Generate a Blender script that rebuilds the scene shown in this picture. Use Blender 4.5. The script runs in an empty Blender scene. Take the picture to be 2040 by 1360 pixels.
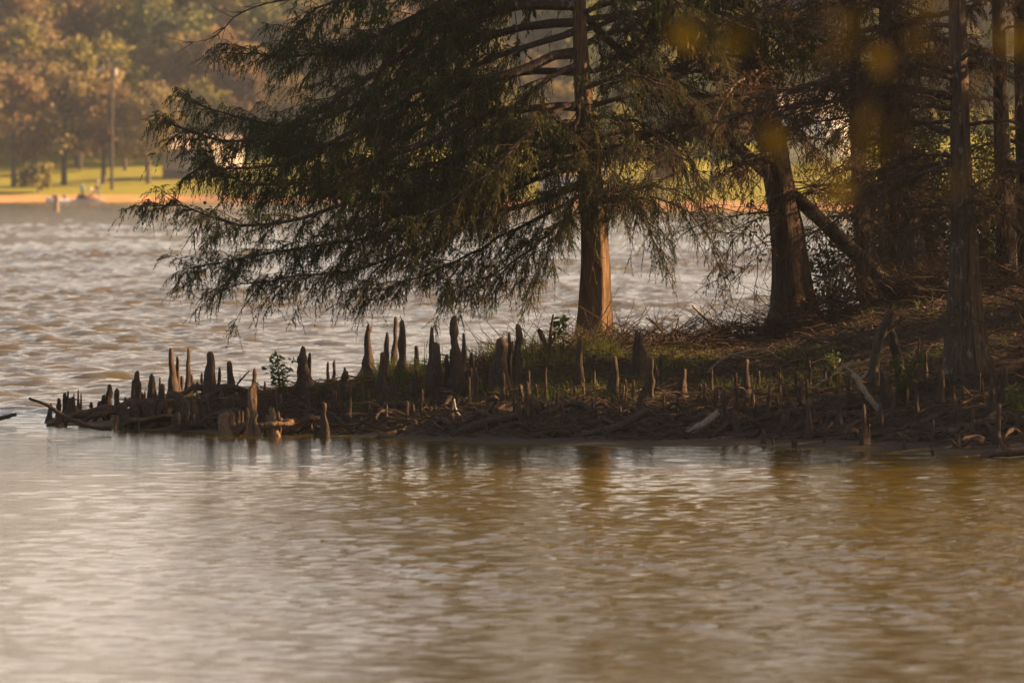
import bpy, math, random
import numpy as np
from mathutils import Vector

rng = np.random.default_rng(7)
rnd = random.Random(7)
sc = bpy.context.scene
col = sc.collection

# ------------------------------------------------------------------ camera, sky, sun, exposure
F, HOR, H = 17400.0, 337.0, 3.745          # focal length in photo pixels, horizon row, eye height above the lake
cam_d = bpy.data.cameras.new("camera")
cam = bpy.data.objects.new("camera", cam_d)
col.objects.link(cam)
sc.camera = cam
cam_d.sensor_width = 36.0
cam_d.lens = F / 2040 * 36.0
cam_d.clip_start, cam_d.clip_end = 0.5, 6000
cam.location = (0, 0, H)
cam.rotation_euler = (math.radians(90) - math.atan((680 - HOR) / F), 0, 0)
cam_d.dof.use_dof = True
cam_d.dof.focus_distance = 125.5
cam_d.dof.aperture_fstop = 4.1
cam_d.dof.aperture_blades = 9

SUN_EL, SUN_AZ = math.radians(21), math.radians(82)     # azimuth clockwise from +Y (the view direction)
world = bpy.data.worlds.new("World")
sc.world = world
world.use_nodes = True
wn = world.node_tree
sky = wn.nodes.new("ShaderNodeTexSky")
sky.sky_type = 'NISHITA'
sky.sun_disc = False
sky.sun_elevation, sky.sun_rotation = SUN_EL, SUN_AZ
sky.air_density, sky.dust_density, sky.ozone_density = 1.0, 5.0, 1.0
wn.links.new(sky.outputs[0], wn.nodes["Background"].inputs[0])
wn.nodes["Background"].inputs[1].default_value = 0.05

# a bright cream veil of thin cloud low round the whole horizon, thinning upward
tcw = wn.nodes.new("ShaderNodeTexCoord"); spw = wn.nodes.new("ShaderNodeSeparateXYZ"); wn.links.new(tcw.outputs["Generated"], spw.inputs[0])
mw = wn.nodes.new("ShaderNodeMath"); mw.operation = 'MULTIPLY'; mw.inputs[1].default_value = -11.0; wn.links.new(spw.outputs[2], mw.inputs[0])
ew = wn.nodes.new("ShaderNodeMath"); ew.operation = 'EXPONENT'; wn.links.new(mw.outputs[0], ew.inputs[0])
cw = wn.nodes.new("ShaderNodeMath"); cw.operation = 'MINIMUM'; cw.inputs[1].default_value = 1.0; wn.links.new(ew.outputs[0], cw.inputs[0])
sw = wn.nodes.new("ShaderNodeMath"); sw.operation = 'MULTIPLY'; sw.inputs[1].default_value = 0.50; wn.links.new(cw.outputs[0], sw.inputs[0])
bgv = wn.nodes.new("ShaderNodeBackground"); bgv.inputs[0].default_value = (1.0, 0.94, 0.90, 1); wn.links.new(sw.outputs[0], bgv.inputs[1])
adw = wn.nodes.new("ShaderNodeAddShader"); wn.links.new(wn.nodes["Background"].outputs[0], adw.inputs[0]); wn.links.new(bgv.outputs[0], adw.inputs[1])
wn.links.new(adw.outputs[0], wn.nodes["World Output"].inputs[0])

sun_d = bpy.data.lights.new("sun", 'SUN')
sun_d.energy = 5.0
sun_d.angle = math.radians(0.5)
sun_d.color = (1.0, 0.66, 0.34)
sun = bpy.data.objects.new("sun", sun_d)
col.objects.link(sun)
to_sun = Vector((math.sin(SUN_AZ) * math.cos(SUN_EL), math.cos(SUN_AZ) * math.cos(SUN_EL), math.sin(SUN_EL)))
sun.rotation_euler = (-to_sun).to_track_quat('-Z', 'Y').to_euler()
sun.location = (40, 100, 60)

vs = sc.view_settings
vs.view_transform = 'Standard'
vs.look = 'None'
vs.gamma = 1.0
vs.use_curve_mapping = False
vs.exposure = 1.9
vs.use_white_balance = True
vs.white_balance_temperature = 7300
vs.white_balance_tint = 16
sc.cycles.use_denoising = True
sc.cycles.denoising_input_passes = 'RGB_ALBEDO_NORMAL'
sc.cycles.denoising_prefilter = 'ACCURATE'
sc.cycles.max_bounces = 6
sc.cycles.diffuse_bounces = 2
sc.cycles.glossy_bounces = 3
sc.cycles.transmission_bounces = 2
sc.cycles.volume_bounces = 0
sc.cycles.transparent_max_bounces = 6
sc.cycles.caustics_reflective = False
sc.cycles.caustics_refractive = False
sc.cycles.sample_clamp_indirect = 4.0

# ------------------------------------------------------------------ helpers
def at(px, py, Y):
    return np.array([(px - 1020) / F * Y, Y, H - (py - HOR) / F * Y])

def nodes(name):
    m = bpy.data.materials.new(name)
    m.use_nodes = True
    nt = m.node_tree
    return m, nt, nt.nodes["Principled BSDF"]

def N(nt, kind, **kw):
    n = nt.nodes.new(kind)
    for k, v in kw.items():
        if k in n.inputs:
            n.inputs[k].default_value = v
        else:
            setattr(n, k, v)
    return n

def ramp(nt, stops):
    r = nt.nodes.new("ShaderNodeValToRGB")
    e = r.color_ramp.elements
    while len(e) < len(stops):
        e.new(0.5)
    for el, (p, c) in zip(e, stops):
        el.position = p
        el.color = (*c, 1)
    return r

def coords(nt, scale, which="Object"):
    tc = nt.nodes.new("ShaderNodeTexCoord")
    mp = nt.nodes.new("ShaderNodeMapping")
    mp.inputs["Scale"].default_value = scale
    nt.links.new(tc.outputs[which], mp.inputs["Vector"])
    return mp.outputs[0]

def bark_mat(name, dark, light, scale=(9, 9, 1.6), bump=0.6, lichen=None, tip=None, rough=0.85):
    m, nt, b = nodes(name)
    L = nt.links.new
    v = coords(nt, scale)
    n1 = N(nt, "ShaderNodeTexNoise", Scale=2.2, Detail=7.0, Roughness=0.65)
    L(v, n1.inputs["Vector"])
    r = ramp(nt, [(0.32, dark), (0.68, light)])
    L(n1.outputs["Fac"], r.inputs[0])
    out = r.outputs[0]
    if lichen:
        v2 = coords(nt, (3.2, 3.2, 1.8))
        n2 = N(nt, "ShaderNodeTexNoise", Scale=2.6, Detail=6.0, Roughness=0.7)
        L(v2, n2.inputs["Vector"])
        r2 = ramp(nt, [(0.56, (0, 0, 0)), (0.66, (1, 1, 1))])
        L(n2.outputs["Fac"], r2.inputs[0])
        mx = N(nt, "ShaderNodeMixRGB")
        L(r2.outputs[0], mx.inputs[0]); L(out, mx.inputs[1]); mx.inputs[2].default_value = (*lichen, 1)
        out = mx.outputs[0]
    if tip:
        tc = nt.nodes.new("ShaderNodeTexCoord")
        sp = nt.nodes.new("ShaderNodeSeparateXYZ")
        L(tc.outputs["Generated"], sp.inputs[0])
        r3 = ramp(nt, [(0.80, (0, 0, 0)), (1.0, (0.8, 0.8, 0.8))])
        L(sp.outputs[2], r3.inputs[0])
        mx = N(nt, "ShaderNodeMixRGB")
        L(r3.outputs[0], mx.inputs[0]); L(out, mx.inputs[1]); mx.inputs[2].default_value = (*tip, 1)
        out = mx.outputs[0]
    L(out, b.inputs["Base Color"])
    b.inputs["Roughness"].default_value = rough
    b.inputs["Specular IOR Level"].default_value = 0.2
    bp = N(nt, "ShaderNodeBump", Strength=bump, Distance=0.03)
    L(n1.outputs["Fac"], bp.inputs["Height"])
    L(bp.outputs[0], b.inputs["Normal"])
    return m

def leaf_mat(name, stops, transl=0.35, rough=0.6, scale=1.5):
    """Foliage: colour from the 'tint' attribute (one value per spray) with a little noise; light passes through."""
    m, nt, b = nodes(name)
    L = nt.links.new
    a = N(nt, "ShaderNodeAttribute", attribute_name="tint")
    n1 = N(nt, "ShaderNodeTexNoise", Scale=scale, Detail=2.0)
    L(coords(nt, (1, 1, 1)), n1.inputs["Vector"])
    ad = N(nt, "ShaderNodeMath", operation='MULTIPLY_ADD')
    L(n1.outputs["Fac"], ad.inputs[0]); ad.inputs[1].default_value = 0.7
    sb = N(nt, "ShaderNodeMath", operation='SUBTRACT'); L(a.outputs["Fac"], sb.inputs[0]); sb.inputs[1].default_value = 0.35
    L(sb.outputs[0], ad.inputs[2])
    r = ramp(nt, stops)
    L(ad.outputs[0], r.inputs[0])
    L(r.outputs[0], b.inputs["Base Color"])
    b.inputs["Roughness"].default_value = rough
    b.inputs["Specular IOR Level"].default_value = 0.15
    if transl:
        t = nt.nodes.new("ShaderNodeBsdfTranslucent")
        L(r.outputs[0], t.inputs["Color"])
        mx = nt.nodes.new("ShaderNodeMixShader")
        mx.inputs[0].default_value = transl
        L(b.outputs[0], mx.inputs[1]); L(t.outputs[0], mx.inputs[2])
        L(mx.outputs[0], nt.nodes["Material Output"].inputs[0])
    return m

def plain(name, c, rough=0.7, var=0.15, scale=8, metal=0):
    m, nt, b = nodes(name)
    n1 = N(nt, "ShaderNodeTexNoise", Scale=float(scale), Detail=4.0)
    nt.links.new(coords(nt, (1, 1, 1)), n1.inputs["Vector"])
    r = ramp(nt, [(0.3, tuple(x * (1 - var) for x in c)), (0.7, tuple(min(1, x * (1 + var)) for x in c))])
    nt.links.new(n1.outputs["Fac"], r.inputs[0])
    nt.links.new(r.outputs[0], b.inputs["Base Color"])
    b.inputs["Roughness"].default_value = rough
    b.inputs["Metallic"].default_value = metal
    return m

class Acc:
    """Collects quads and tubes; build() links them as one mesh object."""
    def __init__(s):
        s.V, s.Fq, s.T, s.n = [], [], [], 0
    def add(s, V, Fq, tint=0.5):
        V = np.asarray(V, float).reshape(-1, 3)
        s.V.append(V); s.Fq.append(np.asarray(Fq, np.int64).reshape(-1, 4) + s.n)
        t = np.asarray(tint, float)
        s.T.append(np.full(len(V), float(t)) if t.ndim == 0 else t)
        s.n += len(V)
    def quads(s, Q, tint):                                    # Q (k,4,3), tint (k,)
        k = len(Q)
        if k:
            s.add(Q.reshape(-1, 3), np.arange(4 * k).reshape(-1, 4), np.repeat(np.broadcast_to(tint, (k,)), 4))
    def tubes(s, P, R, seg=3, tint=0.5):                      # P (k,n,3), R (k,n)
        P = np.asarray(P, float); k, n, _ = P.shape
        R = np.broadcast_to(np.asarray(R, float), (k, n))
        T = np.gradient(P, axis=1)
        T /= np.linalg.norm(T, axis=2, keepdims=True) + 1e-9
        d = P[:, -1] - P[:, 0]
        ref = np.eye(3)[np.argmin(np.abs(d), axis=1)]
        A = np.cross(T, ref[:, None, :]); A /= np.linalg.norm(A, axis=2, keepdims=True) + 1e-9
        B = np.cross(T, A)
        ang = np.arange(seg) * 2 * math.pi / seg
        ring = (P[:, :, None, :] + R[:, :, None, None] * (np.cos(ang)[None, None, :, None] * A[:, :, None, :] + np.sin(ang)[None, None, :, None] * B[:, :, None, :]))
        idx = np.arange(k * n * seg).reshape(k, n, seg)
        nx = np.roll(idx, -1, axis=2)
        q = np.stack([idx[:, :-1], nx[:, :-1], nx[:, 1:], idx[:, 1:]], axis=-1)
        s.add(ring.reshape(-1, 3), q.reshape(-1, 4), np.repeat(np.broadcast_to(tint, (k,)), n * seg) if np.ndim(tint) else tint)
    def box(s, c, h, tint=0.5, rz=0.0):
        x, y, z = h
        v = np.array([[-x, -y, -z], [x, -y, -z], [x, y, -z], [-x, y, -z], [-x, -y, z], [x, -y, z], [x, y, z], [-x, y, z]], float)
        cs, sn = math.cos(rz), math.sin(rz)
        v = np.stack([v[:, 0] * cs - v[:, 1] * sn, v[:, 0] * sn + v[:, 1] * cs, v[:, 2]], 1) + np.asarray(c, float)
        s.add(v, [[0, 3, 2, 1], [4, 5, 6, 7], [0, 1, 5, 4], [1, 2, 6, 5], [2, 3, 7, 6], [3, 0, 4, 7]], tint)
    def mesh(s, name, smooth=True, origin=(0, 0, 0)):
        V = np.concatenate(s.V) - np.asarray(origin, float)
        Q = np.concatenate(s.Fq)
        me = bpy.data.meshes.new(name)
        me.vertices.add(len(V)); me.vertices.foreach_set("co", V.ravel().astype(np.float32))
        me.loops.add(len(Q) * 4); me.loops.foreach_set("vertex_index", Q.ravel().astype(np.int32))
        me.polygons.add(len(Q)); me.polygons.foreach_set("loop_start", np.arange(0, len(Q) * 4, 4, dtype=np.int32))
        me.update(calc_edges=True)
        if smooth:
            me.polygons.foreach_set("use_smooth", np.ones(len(Q), bool))
        at_ = me.attributes.new("tint", 'FLOAT', 'POINT')
        at_.data.foreach_set("value", np.concatenate(s.T).astype(np.float32))
        return me
    def build(s, name, mat, parent=None, smooth=True, origin=None):
        o0 = np.zeros(3) if origin is None else np.asarray(origin, float)
        me = s.mesh(name, smooth, o0)
        me.materials.append(mat)
        return link(name, me, parent, None if parent is not None and origin is None else o0)

def link(name, data, parent=None, loc=None):
    o = bpy.data.objects.new(name, data)
    col.objects.link(o)
    if loc is not None:
        o.location = tuple(loc)
    if parent is not None:
        o.parent = parent
    return o

def tag(o, label=None, cat=None, group=None, kind=None):
    if label: o["label"] = label
    if cat: o["category"] = cat
    if group: o["group"] = group
    if kind: o["kind"] = kind
    return o

def empty(name, loc, label, cat, group=None):
    return tag(link(name, None, None, loc), label, cat, group)

def resample(P, n):
    P = np.asarray(P, float)
    d = np.r_[0, np.cumsum(np.linalg.norm(np.diff(P, axis=0), axis=1))]
    # Catmull-Rom through the control points
    t = np.linspace(0, d[-1], n)
    out = np.empty((n, 3))
    k = np.clip(np.searchsorted(d, t, side='right') - 1, 0, len(P) - 2)
    for i in range(n):
        j = k[i]; u = (t[i] - d[j]) / (d[j + 1] - d[j] + 1e-9)
        p0, p1, p2, p3 = P[max(j - 1, 0)], P[j], P[j + 1], P[min(j + 2, len(P) - 1)]
        out[i] = 0.5 * ((2 * p1) + (-p0 + p2) * u + (2 * p0 - 5 * p1 + 4 * p2 - p3) * u * u + (-p0 + 3 * p1 - 3 * p2 + p3) * u ** 3)
    return out

def unit(v):
    v = np.asarray(v, float)
    return v / (np.linalg.norm(v, axis=-1, keepdims=True) + 1e-9)

def vnoise(x, y, seed=0):
    """Smooth 2-D value noise, -1..1."""
    def h(i, j):
        s_ = np.sin(i * 127.1 + j * 311.7 + seed * 74.7) * 43758.5453
        return (s_ - np.floor(s_)) * 2 - 1
    i, j = np.floor(x), np.floor(y)
    u, v = x - i, y - j
    u, v = u * u * (3 - 2 * u), v * v * (3 - 2 * v)
    return (h(i, j) * (1 - u) + h(i + 1, j) * u) * (1 - v) + (h(i, j + 1) * (1 - u) + h(i + 1, j + 1) * u) * v

def grid_mesh(name, X, Y, Z, mat):
    r, c = X.shape
    a = Acc()
    i = np.arange(r * c).reshape(r, c)
    a.add(np.stack([X, Y, Z], -1).reshape(-1, 3), np.stack([i[:-1, :-1], i[:-1, 1:], i[1:, 1:], i[1:, :-1]], -1).reshape(-1, 4))
    return a.build(name, mat)

# ------------------------------------------------------------------ materials
M = {}
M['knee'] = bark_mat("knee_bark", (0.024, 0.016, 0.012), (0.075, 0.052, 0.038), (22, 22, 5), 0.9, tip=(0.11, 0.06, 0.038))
M['root'] = bark_mat("root_bark", (0.026, 0.017, 0.012), (0.09, 0.058, 0.039), (16, 16, 9), 0.7)
M['drift'] = bark_mat("weathered_wood", (0.13, 0.095, 0.07), (0.33, 0.25, 0.19), (30, 30, 6), 0.5)
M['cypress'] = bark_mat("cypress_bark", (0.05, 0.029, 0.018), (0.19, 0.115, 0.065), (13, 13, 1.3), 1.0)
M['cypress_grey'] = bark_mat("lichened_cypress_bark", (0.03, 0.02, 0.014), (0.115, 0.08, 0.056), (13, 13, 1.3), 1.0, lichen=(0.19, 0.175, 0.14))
M['stump'] = bark_mat("stump_wood_sunlit_tone", (0.07, 0.043, 0.027), (0.22, 0.145, 0.09), (22, 22, 7), 0.9)  # lighter than the root bark, sunlight painted into the stumps' colour
M['cypress_shaded'] = bark_mat("shade_toned_cypress_bark", (0.022, 0.014, 0.010), (0.085, 0.055, 0.036), (13, 13, 1.3), 1.0)  # cypress bark darkened, shade on the second trunk put into its colour
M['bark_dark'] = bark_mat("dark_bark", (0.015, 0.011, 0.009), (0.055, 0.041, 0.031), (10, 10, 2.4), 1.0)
M['bark_lichen'] = bark_mat("lichened_bark", (0.026, 0.02, 0.016), (0.085, 0.068, 0.05), (10, 10, 2.4), 1.0, lichen=(0.17, 0.17, 0.13))
M['limb'] = bark_mat("limb_bark", (0.026, 0.017, 0.013), (0.085, 0.056, 0.042), (14, 14, 14), 0.6, lichen=(0.19, 0.19, 0.17))
M['twig'] = bark_mat("twig_bark", (0.025, 0.016, 0.012), (0.075, 0.047, 0.033), (9, 9, 9), 0.0)
M['frond'] = leaf_mat("cypress_fronds", [(0.15, (0.024, 0.050, 0.010)), (0.5, (0.044, 0.060, 0.012)), (0.74, (0.075, 0.056, 0.014)), (0.97, (0.15, 0.07, 0.017))], 0.35)
M['frond_rust'] = leaf_mat("rusty_cypress_fronds", [(0.1, (0.03, 0.036, 0.010)), (0.35, (0.05, 0.036, 0.013)), (0.7, (0.075, 0.038, 0.015)), (0.95, (0.12, 0.06, 0.015))], 0.35)
M['oakleaf'] = leaf_mat("oak_leaves", [(0.2, (0.025, 0.045, 0.012)), (0.6, (0.06, 0.085, 0.02)), (0.95, (0.16, 0.06, 0.02))], 0.35)
M['shrub'] = leaf_mat("shrub_leaves", [(0.2, (0.03, 0.06, 0.014)), (0.8, (0.08, 0.13, 0.025))], 0.4)
M['yellow'] = leaf_mat("yellow_leaves", [(0.2, (0.05, 0.036, 0.004)), (0.8, (0.085, 0.058, 0.005))], 0.5)
M['needle'] = leaf_mat("pine_needles", [(0.2, (0.03, 0.06, 0.016)), (0.8, (0.07, 0.11, 0.03))], 0.25)
M['grass'] = leaf_mat("grass_blades", [(0.2, (0.05, 0.085, 0.015)), (0.6, (0.10, 0.13, 0.025)), (0.95, (0.22, 0.16, 0.06))], 0.4)
M['litter'] = leaf_mat("leaf_litter", [(0.1, (0.03, 0.017, 0.009)), (0.5, (0.075, 0.038, 0.018)), (0.95, (0.17, 0.09, 0.042))], 0.15)

# ------------------------------------------------------------------ the spit of land
_px = np.array([-400, 60, 90, 230, 340, 440, 650, 800, 1000, 1200, 1400, 1600, 1800, 2000, 2400, 3600])
_yf = np.array([832, 838, 846, 853, 856, 864, 868, 876, 884, 888, 889, 893, 901, 911, 925, 960])
_yr = np.array([830, 833, 834, 822, 806, 790, 770, 745, 722, 697, 693, 672, 618, 592, 540, 500])
_dr = np.array([1.0, 1.0, 1.4, 2.5, 3.6, 4.4, 6.2, 7.2, 9.5, 11.5, 13.5, 15.5, 17.5, 19, 22, 26])
_Yf = H * F / (_yf - HOR)
_xs = (_px - 1020) / F * _Yf
_Yr = _Yf + _dr
_zr = H - (_yr - HOR) / F * _Yr
_zr[:3] = [-0.6, -0.12, 0.02]

def ground_z(x, Y):
    x = np.asarray(x, float); Y = np.asarray(Y, float)
    wob = 0.28 * vnoise(x * 0.9, x * 0 + 3.3) + 0.15 * vnoise(x * 2.7, x * 0 + 9.1)
    Yf = np.interp(x, _xs, _Yf) + wob
    dr = np.interp(x, _xs, _dr); zr = np.interp(x, _xs, _zr)
    t = (Y - Yf) / dr
    prof = np.interp(t, [-3, -0.6, 0, 0.10, 0.22, 0.5, 0.8, 1.0, 1.35, 1.9, 2.6, 6], [-3.0, -0.35, 0.0, 0.07, 0.26, 0.62, 0.90, 1.0, 0.92, 0.35, -0.4, -2.5])
    z = prof * np.maximum(zr, 0.12) + np.where(zr < 0.12, zr - 0.12, 0)
    lum = 0.045 * vnoise(x * 1.7, Y * 1.7, 2) + 0.03 * vnoise(x * 4.1, Y * 4.1, 5) + 0.012 * vnoise(x * 11, Y * 11, 6)
    return z + lum * np.clip(t * 5, 0.15, 1)

def on_ground(px, py, lo=106, hi=150):
    """The point of the spit (or the lake) seen at photo pixel px, py."""
    Y = np.arange(lo, hi, 0.05)
    p = at(px, py, Y)
    x, z = (px - 1020) / F * Y, H - (py - HOR) / F * Y
    g = np.maximum(ground_z(x, Y), 0.0)
    k = np.argmax(z <= g) if np.any(z <= g) else len(Y) - 1
    return np.array([x[k], Y[k], g[k]])

m, nt, b = nodes("spit_soil")
L = nt.links.new
geo = N(nt, "ShaderNodeNewGeometry"); sp = N(nt, "ShaderNodeSeparateXYZ"); L(geo.outputs["Position"], sp.inputs[0])
n1 = N(nt, "ShaderNodeTexNoise", Scale=1.6, Detail=6.0, Roughness=0.65); L(geo.outputs["Position"], n1.inputs["Vector"])
n2 = N(nt, "ShaderNodeTexNoise", Scale=14.0, Detail=5.0, Roughness=0.7); L(geo.outputs["Position"], n2.inputs["Vector"])
zz = N(nt, "ShaderNodeMath", operation='MULTIPLY_ADD'); L(n1.outputs["Fac"], zz.inputs[0]); zz.inputs[1].default_value = 0.35; L(sp.outputs[2], zz.inputs[2])
mud = ramp(nt, [(0.30, (0.035, 0.021, 0.013)), (0.60, (0.10, 0.062, 0.038)), (0.8, (0.17, 0.108, 0.066))]); L(n2.outputs["Fac"], mud.inputs[0])
duff = ramp(nt, [(0.30, (0.016, 0.011, 0.007)), (0.55, (0.040, 0.024, 0.014)), (0.75, (0.085, 0.048, 0.025))]); L(n2.outputs["Fac"], duff.inputs[0])
moss = ramp(nt, [(0.52, (0, 0, 0)), (0.66, (0.75, 0.75, 0.75))]); L(n1.outputs["Fac"], moss.inputs[0])
mxm = N(nt, "ShaderNodeMixRGB"); L(moss.outputs[0], mxm.inputs[0]); L(duff.outputs[0], mxm.inputs[1]); mxm.inputs[2].default_value = (0.045, 0.048, 0.013, 1)
sel = ramp(nt, [(0.36, (0, 0, 0)), (0.52, (1, 1, 1))]); L(zz.outputs[0], sel.inputs[0])
mx = N(nt, "ShaderNodeMixRGB"); L(sel.outputs[0], mx.inputs[0]); L(mud.outputs[0], mx.inputs[1]); L(mxm.outputs[0], mx.inputs[2])
alg = ramp(nt, [(0.0, (0.6, 0.6, 0.6)), (0.05, (0, 0, 0))]); L(sp.outputs[2], alg.inputs[0])
mx2 = N(nt, "ShaderNodeMixRGB"); L(alg.outputs[0], mx2.inputs[0]); L(mx.outputs[0], mx2.inputs[1]); mx2.inputs[2].default_value = (0.06, 0.06, 0.015, 1)
L(mx2.outputs[0], b.inputs["Base Color"]); b.inputs["Roughness"].default_value = 0.8; b.inputs["Specular IOR Level"].default_value = 0.25
bp = N(nt, "ShaderNodeBump", Strength=0.8, Distance=0.05); L(n2.outputs["Fac"], bp.inputs["Height"]); L(bp.outputs[0], b.inputs["Normal"])
M['soil'] = m
gx = np.r_[np.arange(-11, 9.2, 0.10), np.arange(9.2, 42, 0.8)]
gy = np.r_[np.arange(106, 142, 0.12), np.arange(142, 172, 0.6)]
X, Y = np.meshgrid(gx, gy)
tag(grid_mesh("ground", X, Y, ground_z(X, Y), M['soil']), kind='structure')

# ------------------------------------------------------------------ near bank under the camera (out of frame)
X, Y = np.meshgrid(np.linspace(-60, 60, 60), np.linspace(-40, 36, 60))
tag(grid_mesh("bank", X, Y, np.interp(Y, [-40, 8, 24, 36], [2.6, 2.1, 0.2, -1.2]) + 0.1 * vnoise(X * .5, Y * .5), M['soil']), kind='structure')

# ------------------------------------------------------------------ lake
m, nt, b = nodes("lake_water")
L = nt.links.new
b.inputs["Base Color"].default_value = (0.092, 0.066, 0.009, 1)
b.inputs["Roughness"].default_value = 0.04
b.inputs["IOR"].default_value = 1.333
geo = N(nt, "ShaderNodeNewGeometry")
mp = N(nt, "ShaderNodeMapping"); mp.inputs["Scale"].default_value = (0.5, 1.3, 1); L(geo.outputs["Position"], mp.inputs["Vector"])
na = N(nt, "ShaderNodeTexNoise", Scale=3.3, Detail=5.0, Roughness=0.58); L(mp.outputs[0], na.inputs["Vector"])
at_n = N(nt, "ShaderNodeAttribute", attribute_name="tint")
am = N(nt, "ShaderNodeMath", operation='MULTIPLY_ADD'); L(at_n.outputs["Fac"], am.inputs[0]); am.inputs[1].default_value = 0.66; am.inputs[2].default_value = 0.34
hm = N(nt, "ShaderNodeMath", operation='MULTIPLY'); L(na.outputs["Fac"], hm.inputs[0]); L(am.outputs[0], hm.inputs[1])
bp = N(nt, "ShaderNodeBump", Strength=1.0, Distance=0.045); L(hm.outputs[0], bp.inputs["Height"])
L(bp.outputs[0], b.inputs["Normal"])
M['water'] = m

_wv = []
for lam, amp, n, sd in ((5.5, 0.006, 4, .4), (3.0, 0.0075, 7, .6), (1.8, 0.0085, 12, .8), (1.1, 0.010, 18, .9), (0.72, 0.006, 16, .8), (0.47, 0.0042, 22, .5)):
    for _ in range(n):
        th = rnd.gauss(math.radians(266 if lam < .6 else 256), sd)
        l_ = lam * rnd.uniform(0.75, 1.3)
        _wv.append((2 * math.pi / l_ * math.cos(th), 2 * math.pi / l_ * math.sin(th), rnd.uniform(0, 6.28), amp * rnd.uniform(.6, 1.3)))

def water_z(X, Y, mask=False):
    z = np.zeros_like(X)
    spit = np.interp(X, _xs, _Yf)
    rough = np.clip((Y - spit + 1.0) / 4.0, 0, 1)
    left = np.clip((-5.6 - X) / 3.0, 0, 1) * np.clip((Y - 108) / 22, 0, 1)
    rough = np.maximum(rough, left * 0.8)
    if mask: return rough
    patch = 0.75 + 0.5 * vnoise(X * 0.11, Y * 0.05, 3)
    for i, (kx, ky, ph, a) in enumerate(_wv):
        lam = 2 * math.pi / math.hypot(kx, ky)
        calm = (0.04 if lam > 2.5 else (0.05 if lam > 1.5 else (0.10 if lam > .62 else .56 * np.interp(X, [-6, -1.5], [.35, 1])))) * (1 + 1.1 * np.clip((spit - 9 - Y) / 14, 0, 1) * np.clip((X + 5) / 4, 0.2, 1))
        fade = np.clip(lam / (0.0015 * Y), 0, 1)
        s = np.sin(kx * X + ky * Y + ph)
        z += a * fade * np.interp(Y, [126, 280], [.45, .95]) * (s + 0.35 * (2 * (0.5 + 0.5 * s) ** 3 - 0.625)) * (calm + (1 - calm) * rough) * patch
    return z

rows = [55.0]
while rows[-1] < 1030:
    rows.append(rows[-1] + max(0.115, 0.00118 * rows[-1]) * (1.0 if rows[-1] < 400 else 2.6))
rows = np.array(rows)
half = np.maximum(10.5, 10.5 + (rows - 130) * 0.062)
u = np.linspace(-1, 1, 175)
X = half[:, None] * u[None, :]
Y = np.repeat(rows[:, None], len(u), 1)
Z = water_z(X, Y) * np.clip((1 - np.abs(u)) * 30, 0, 1)[None, :]
X = np.c_[np.full(len(rows), -400.0), X, np.full(len(rows), 400.0)]
Y = np.c_[rows, Y, rows]; Z = np.c_[np.zeros(len(rows)), Z, np.zeros(len(rows))]
X = np.r_[X[:1], X]; Y = np.r_[np.full((1, X.shape[1]), 8.0), Y]; Z = np.r_[np.zeros((1, X.shape[1])), Z]
o = tag(grid_mesh("lake", X, Y, Z, M['water']), kind='structure')
o.data.attributes["tint"].data.foreach_set("value", np.asarray(water_z(X, Y, True), np.float32).ravel())

# ------------------------------------------------------------------ far shore and wooded hill
_sx = np.array([-400, -59, -36, -23, -1, 17, 60, 400])
_sY = np.array([1010, 1000, 1000, 950, 850, 785, 750, 740])
_fx = np.array([-400, -10, 60, 400]); _fY = np.array([1072, 1072, 1040, 1040])      # foot of the hill
def far_z(x, Y):
    d = Y - np.interp(x, _sx, _sY) + 5 * vnoise(x * 0.05, x * 0 + 1)
    z = np.interp(d, [-60, 0, 8, 14, 30, 62, 300], [-4, 0, 0.55, 1.1, 2.1, 4.0, 6.5])
    z = z + np.interp(Y - np.interp(x, _fx, _fY), [0, 25, 110, 330, 600], [0, 4, 25, 44, 52])
    return z + (1.2 * vnoise(x * 0.03, Y * 0.03, 4) + 0.3 * vnoise(x * .15, Y * .15, 8)) * np.clip(d / 60, 0, 3)
m, nt, b = nodes("far_ground")
L = nt.links.new
geo = N(nt, "ShaderNodeNewGeometry"); sp = N(nt, "ShaderNodeSeparateXYZ"); L(geo.outputs["Position"], sp.inputs[0])
n1 = N(nt, "ShaderNodeTexNoise", Scale=0.09, Detail=5.0); L(geo.outputs["Position"], n1.inputs["Vector"])
n2 = N(nt, "ShaderNodeTexNoise", Scale=0.6, Detail=4.0); L(geo.outputs["Position"], n2.inputs["Vector"])
zz = N(nt, "ShaderNodeMath", operation='MULTIPLY_ADD'); L(n1.outputs["Fac"], zz.inputs[0]); zz.inputs[1].default_value = 0.8; L(sp.outputs[2], zz.inputs[2])
sand = ramp(nt, [(0.3, (0.40, 0.20, 0.085)), (0.7, (0.55, 0.31, 0.15))]); L(n2.outputs["Fac"], sand.inputs[0])
lawn = ramp(nt, [(0.3, (0.17, 0.17, 0.025)), (0.55, (0.24, 0.22, 0.03)), (0.8, (0.31, 0.24, 0.055))]); L(n2.outputs["Fac"], lawn.inputs[0])
s1 = ramp(nt, [(0.54, (0, 0, 0)), (0.64, (1, 1, 1))])
dv = N(nt, "ShaderNodeMath", operation='DIVIDE'); L(zz.outputs[0], dv.inputs[0]); dv.inputs[1].default_value = 2.0; L(dv.outputs[0], s1.inputs[0])
mx = N(nt, "ShaderNodeMixRGB"); L(s1.outputs[0], mx.inputs[0]); L(sand.outputs[0], mx.inputs[1]); L(lawn.outputs[0], mx.inputs[2])
s2 = ramp(nt, [(0.5, (0, 0, 0)), (0.7, (1, 1, 1))])
dv2 = N(nt, "ShaderNodeMath", operation='DIVIDE'); L(zz.outputs[0], dv2.inputs[0]); dv2.inputs[1].default_value = 22.0; L(dv2.outputs[0], s2.inputs[0])
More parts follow.
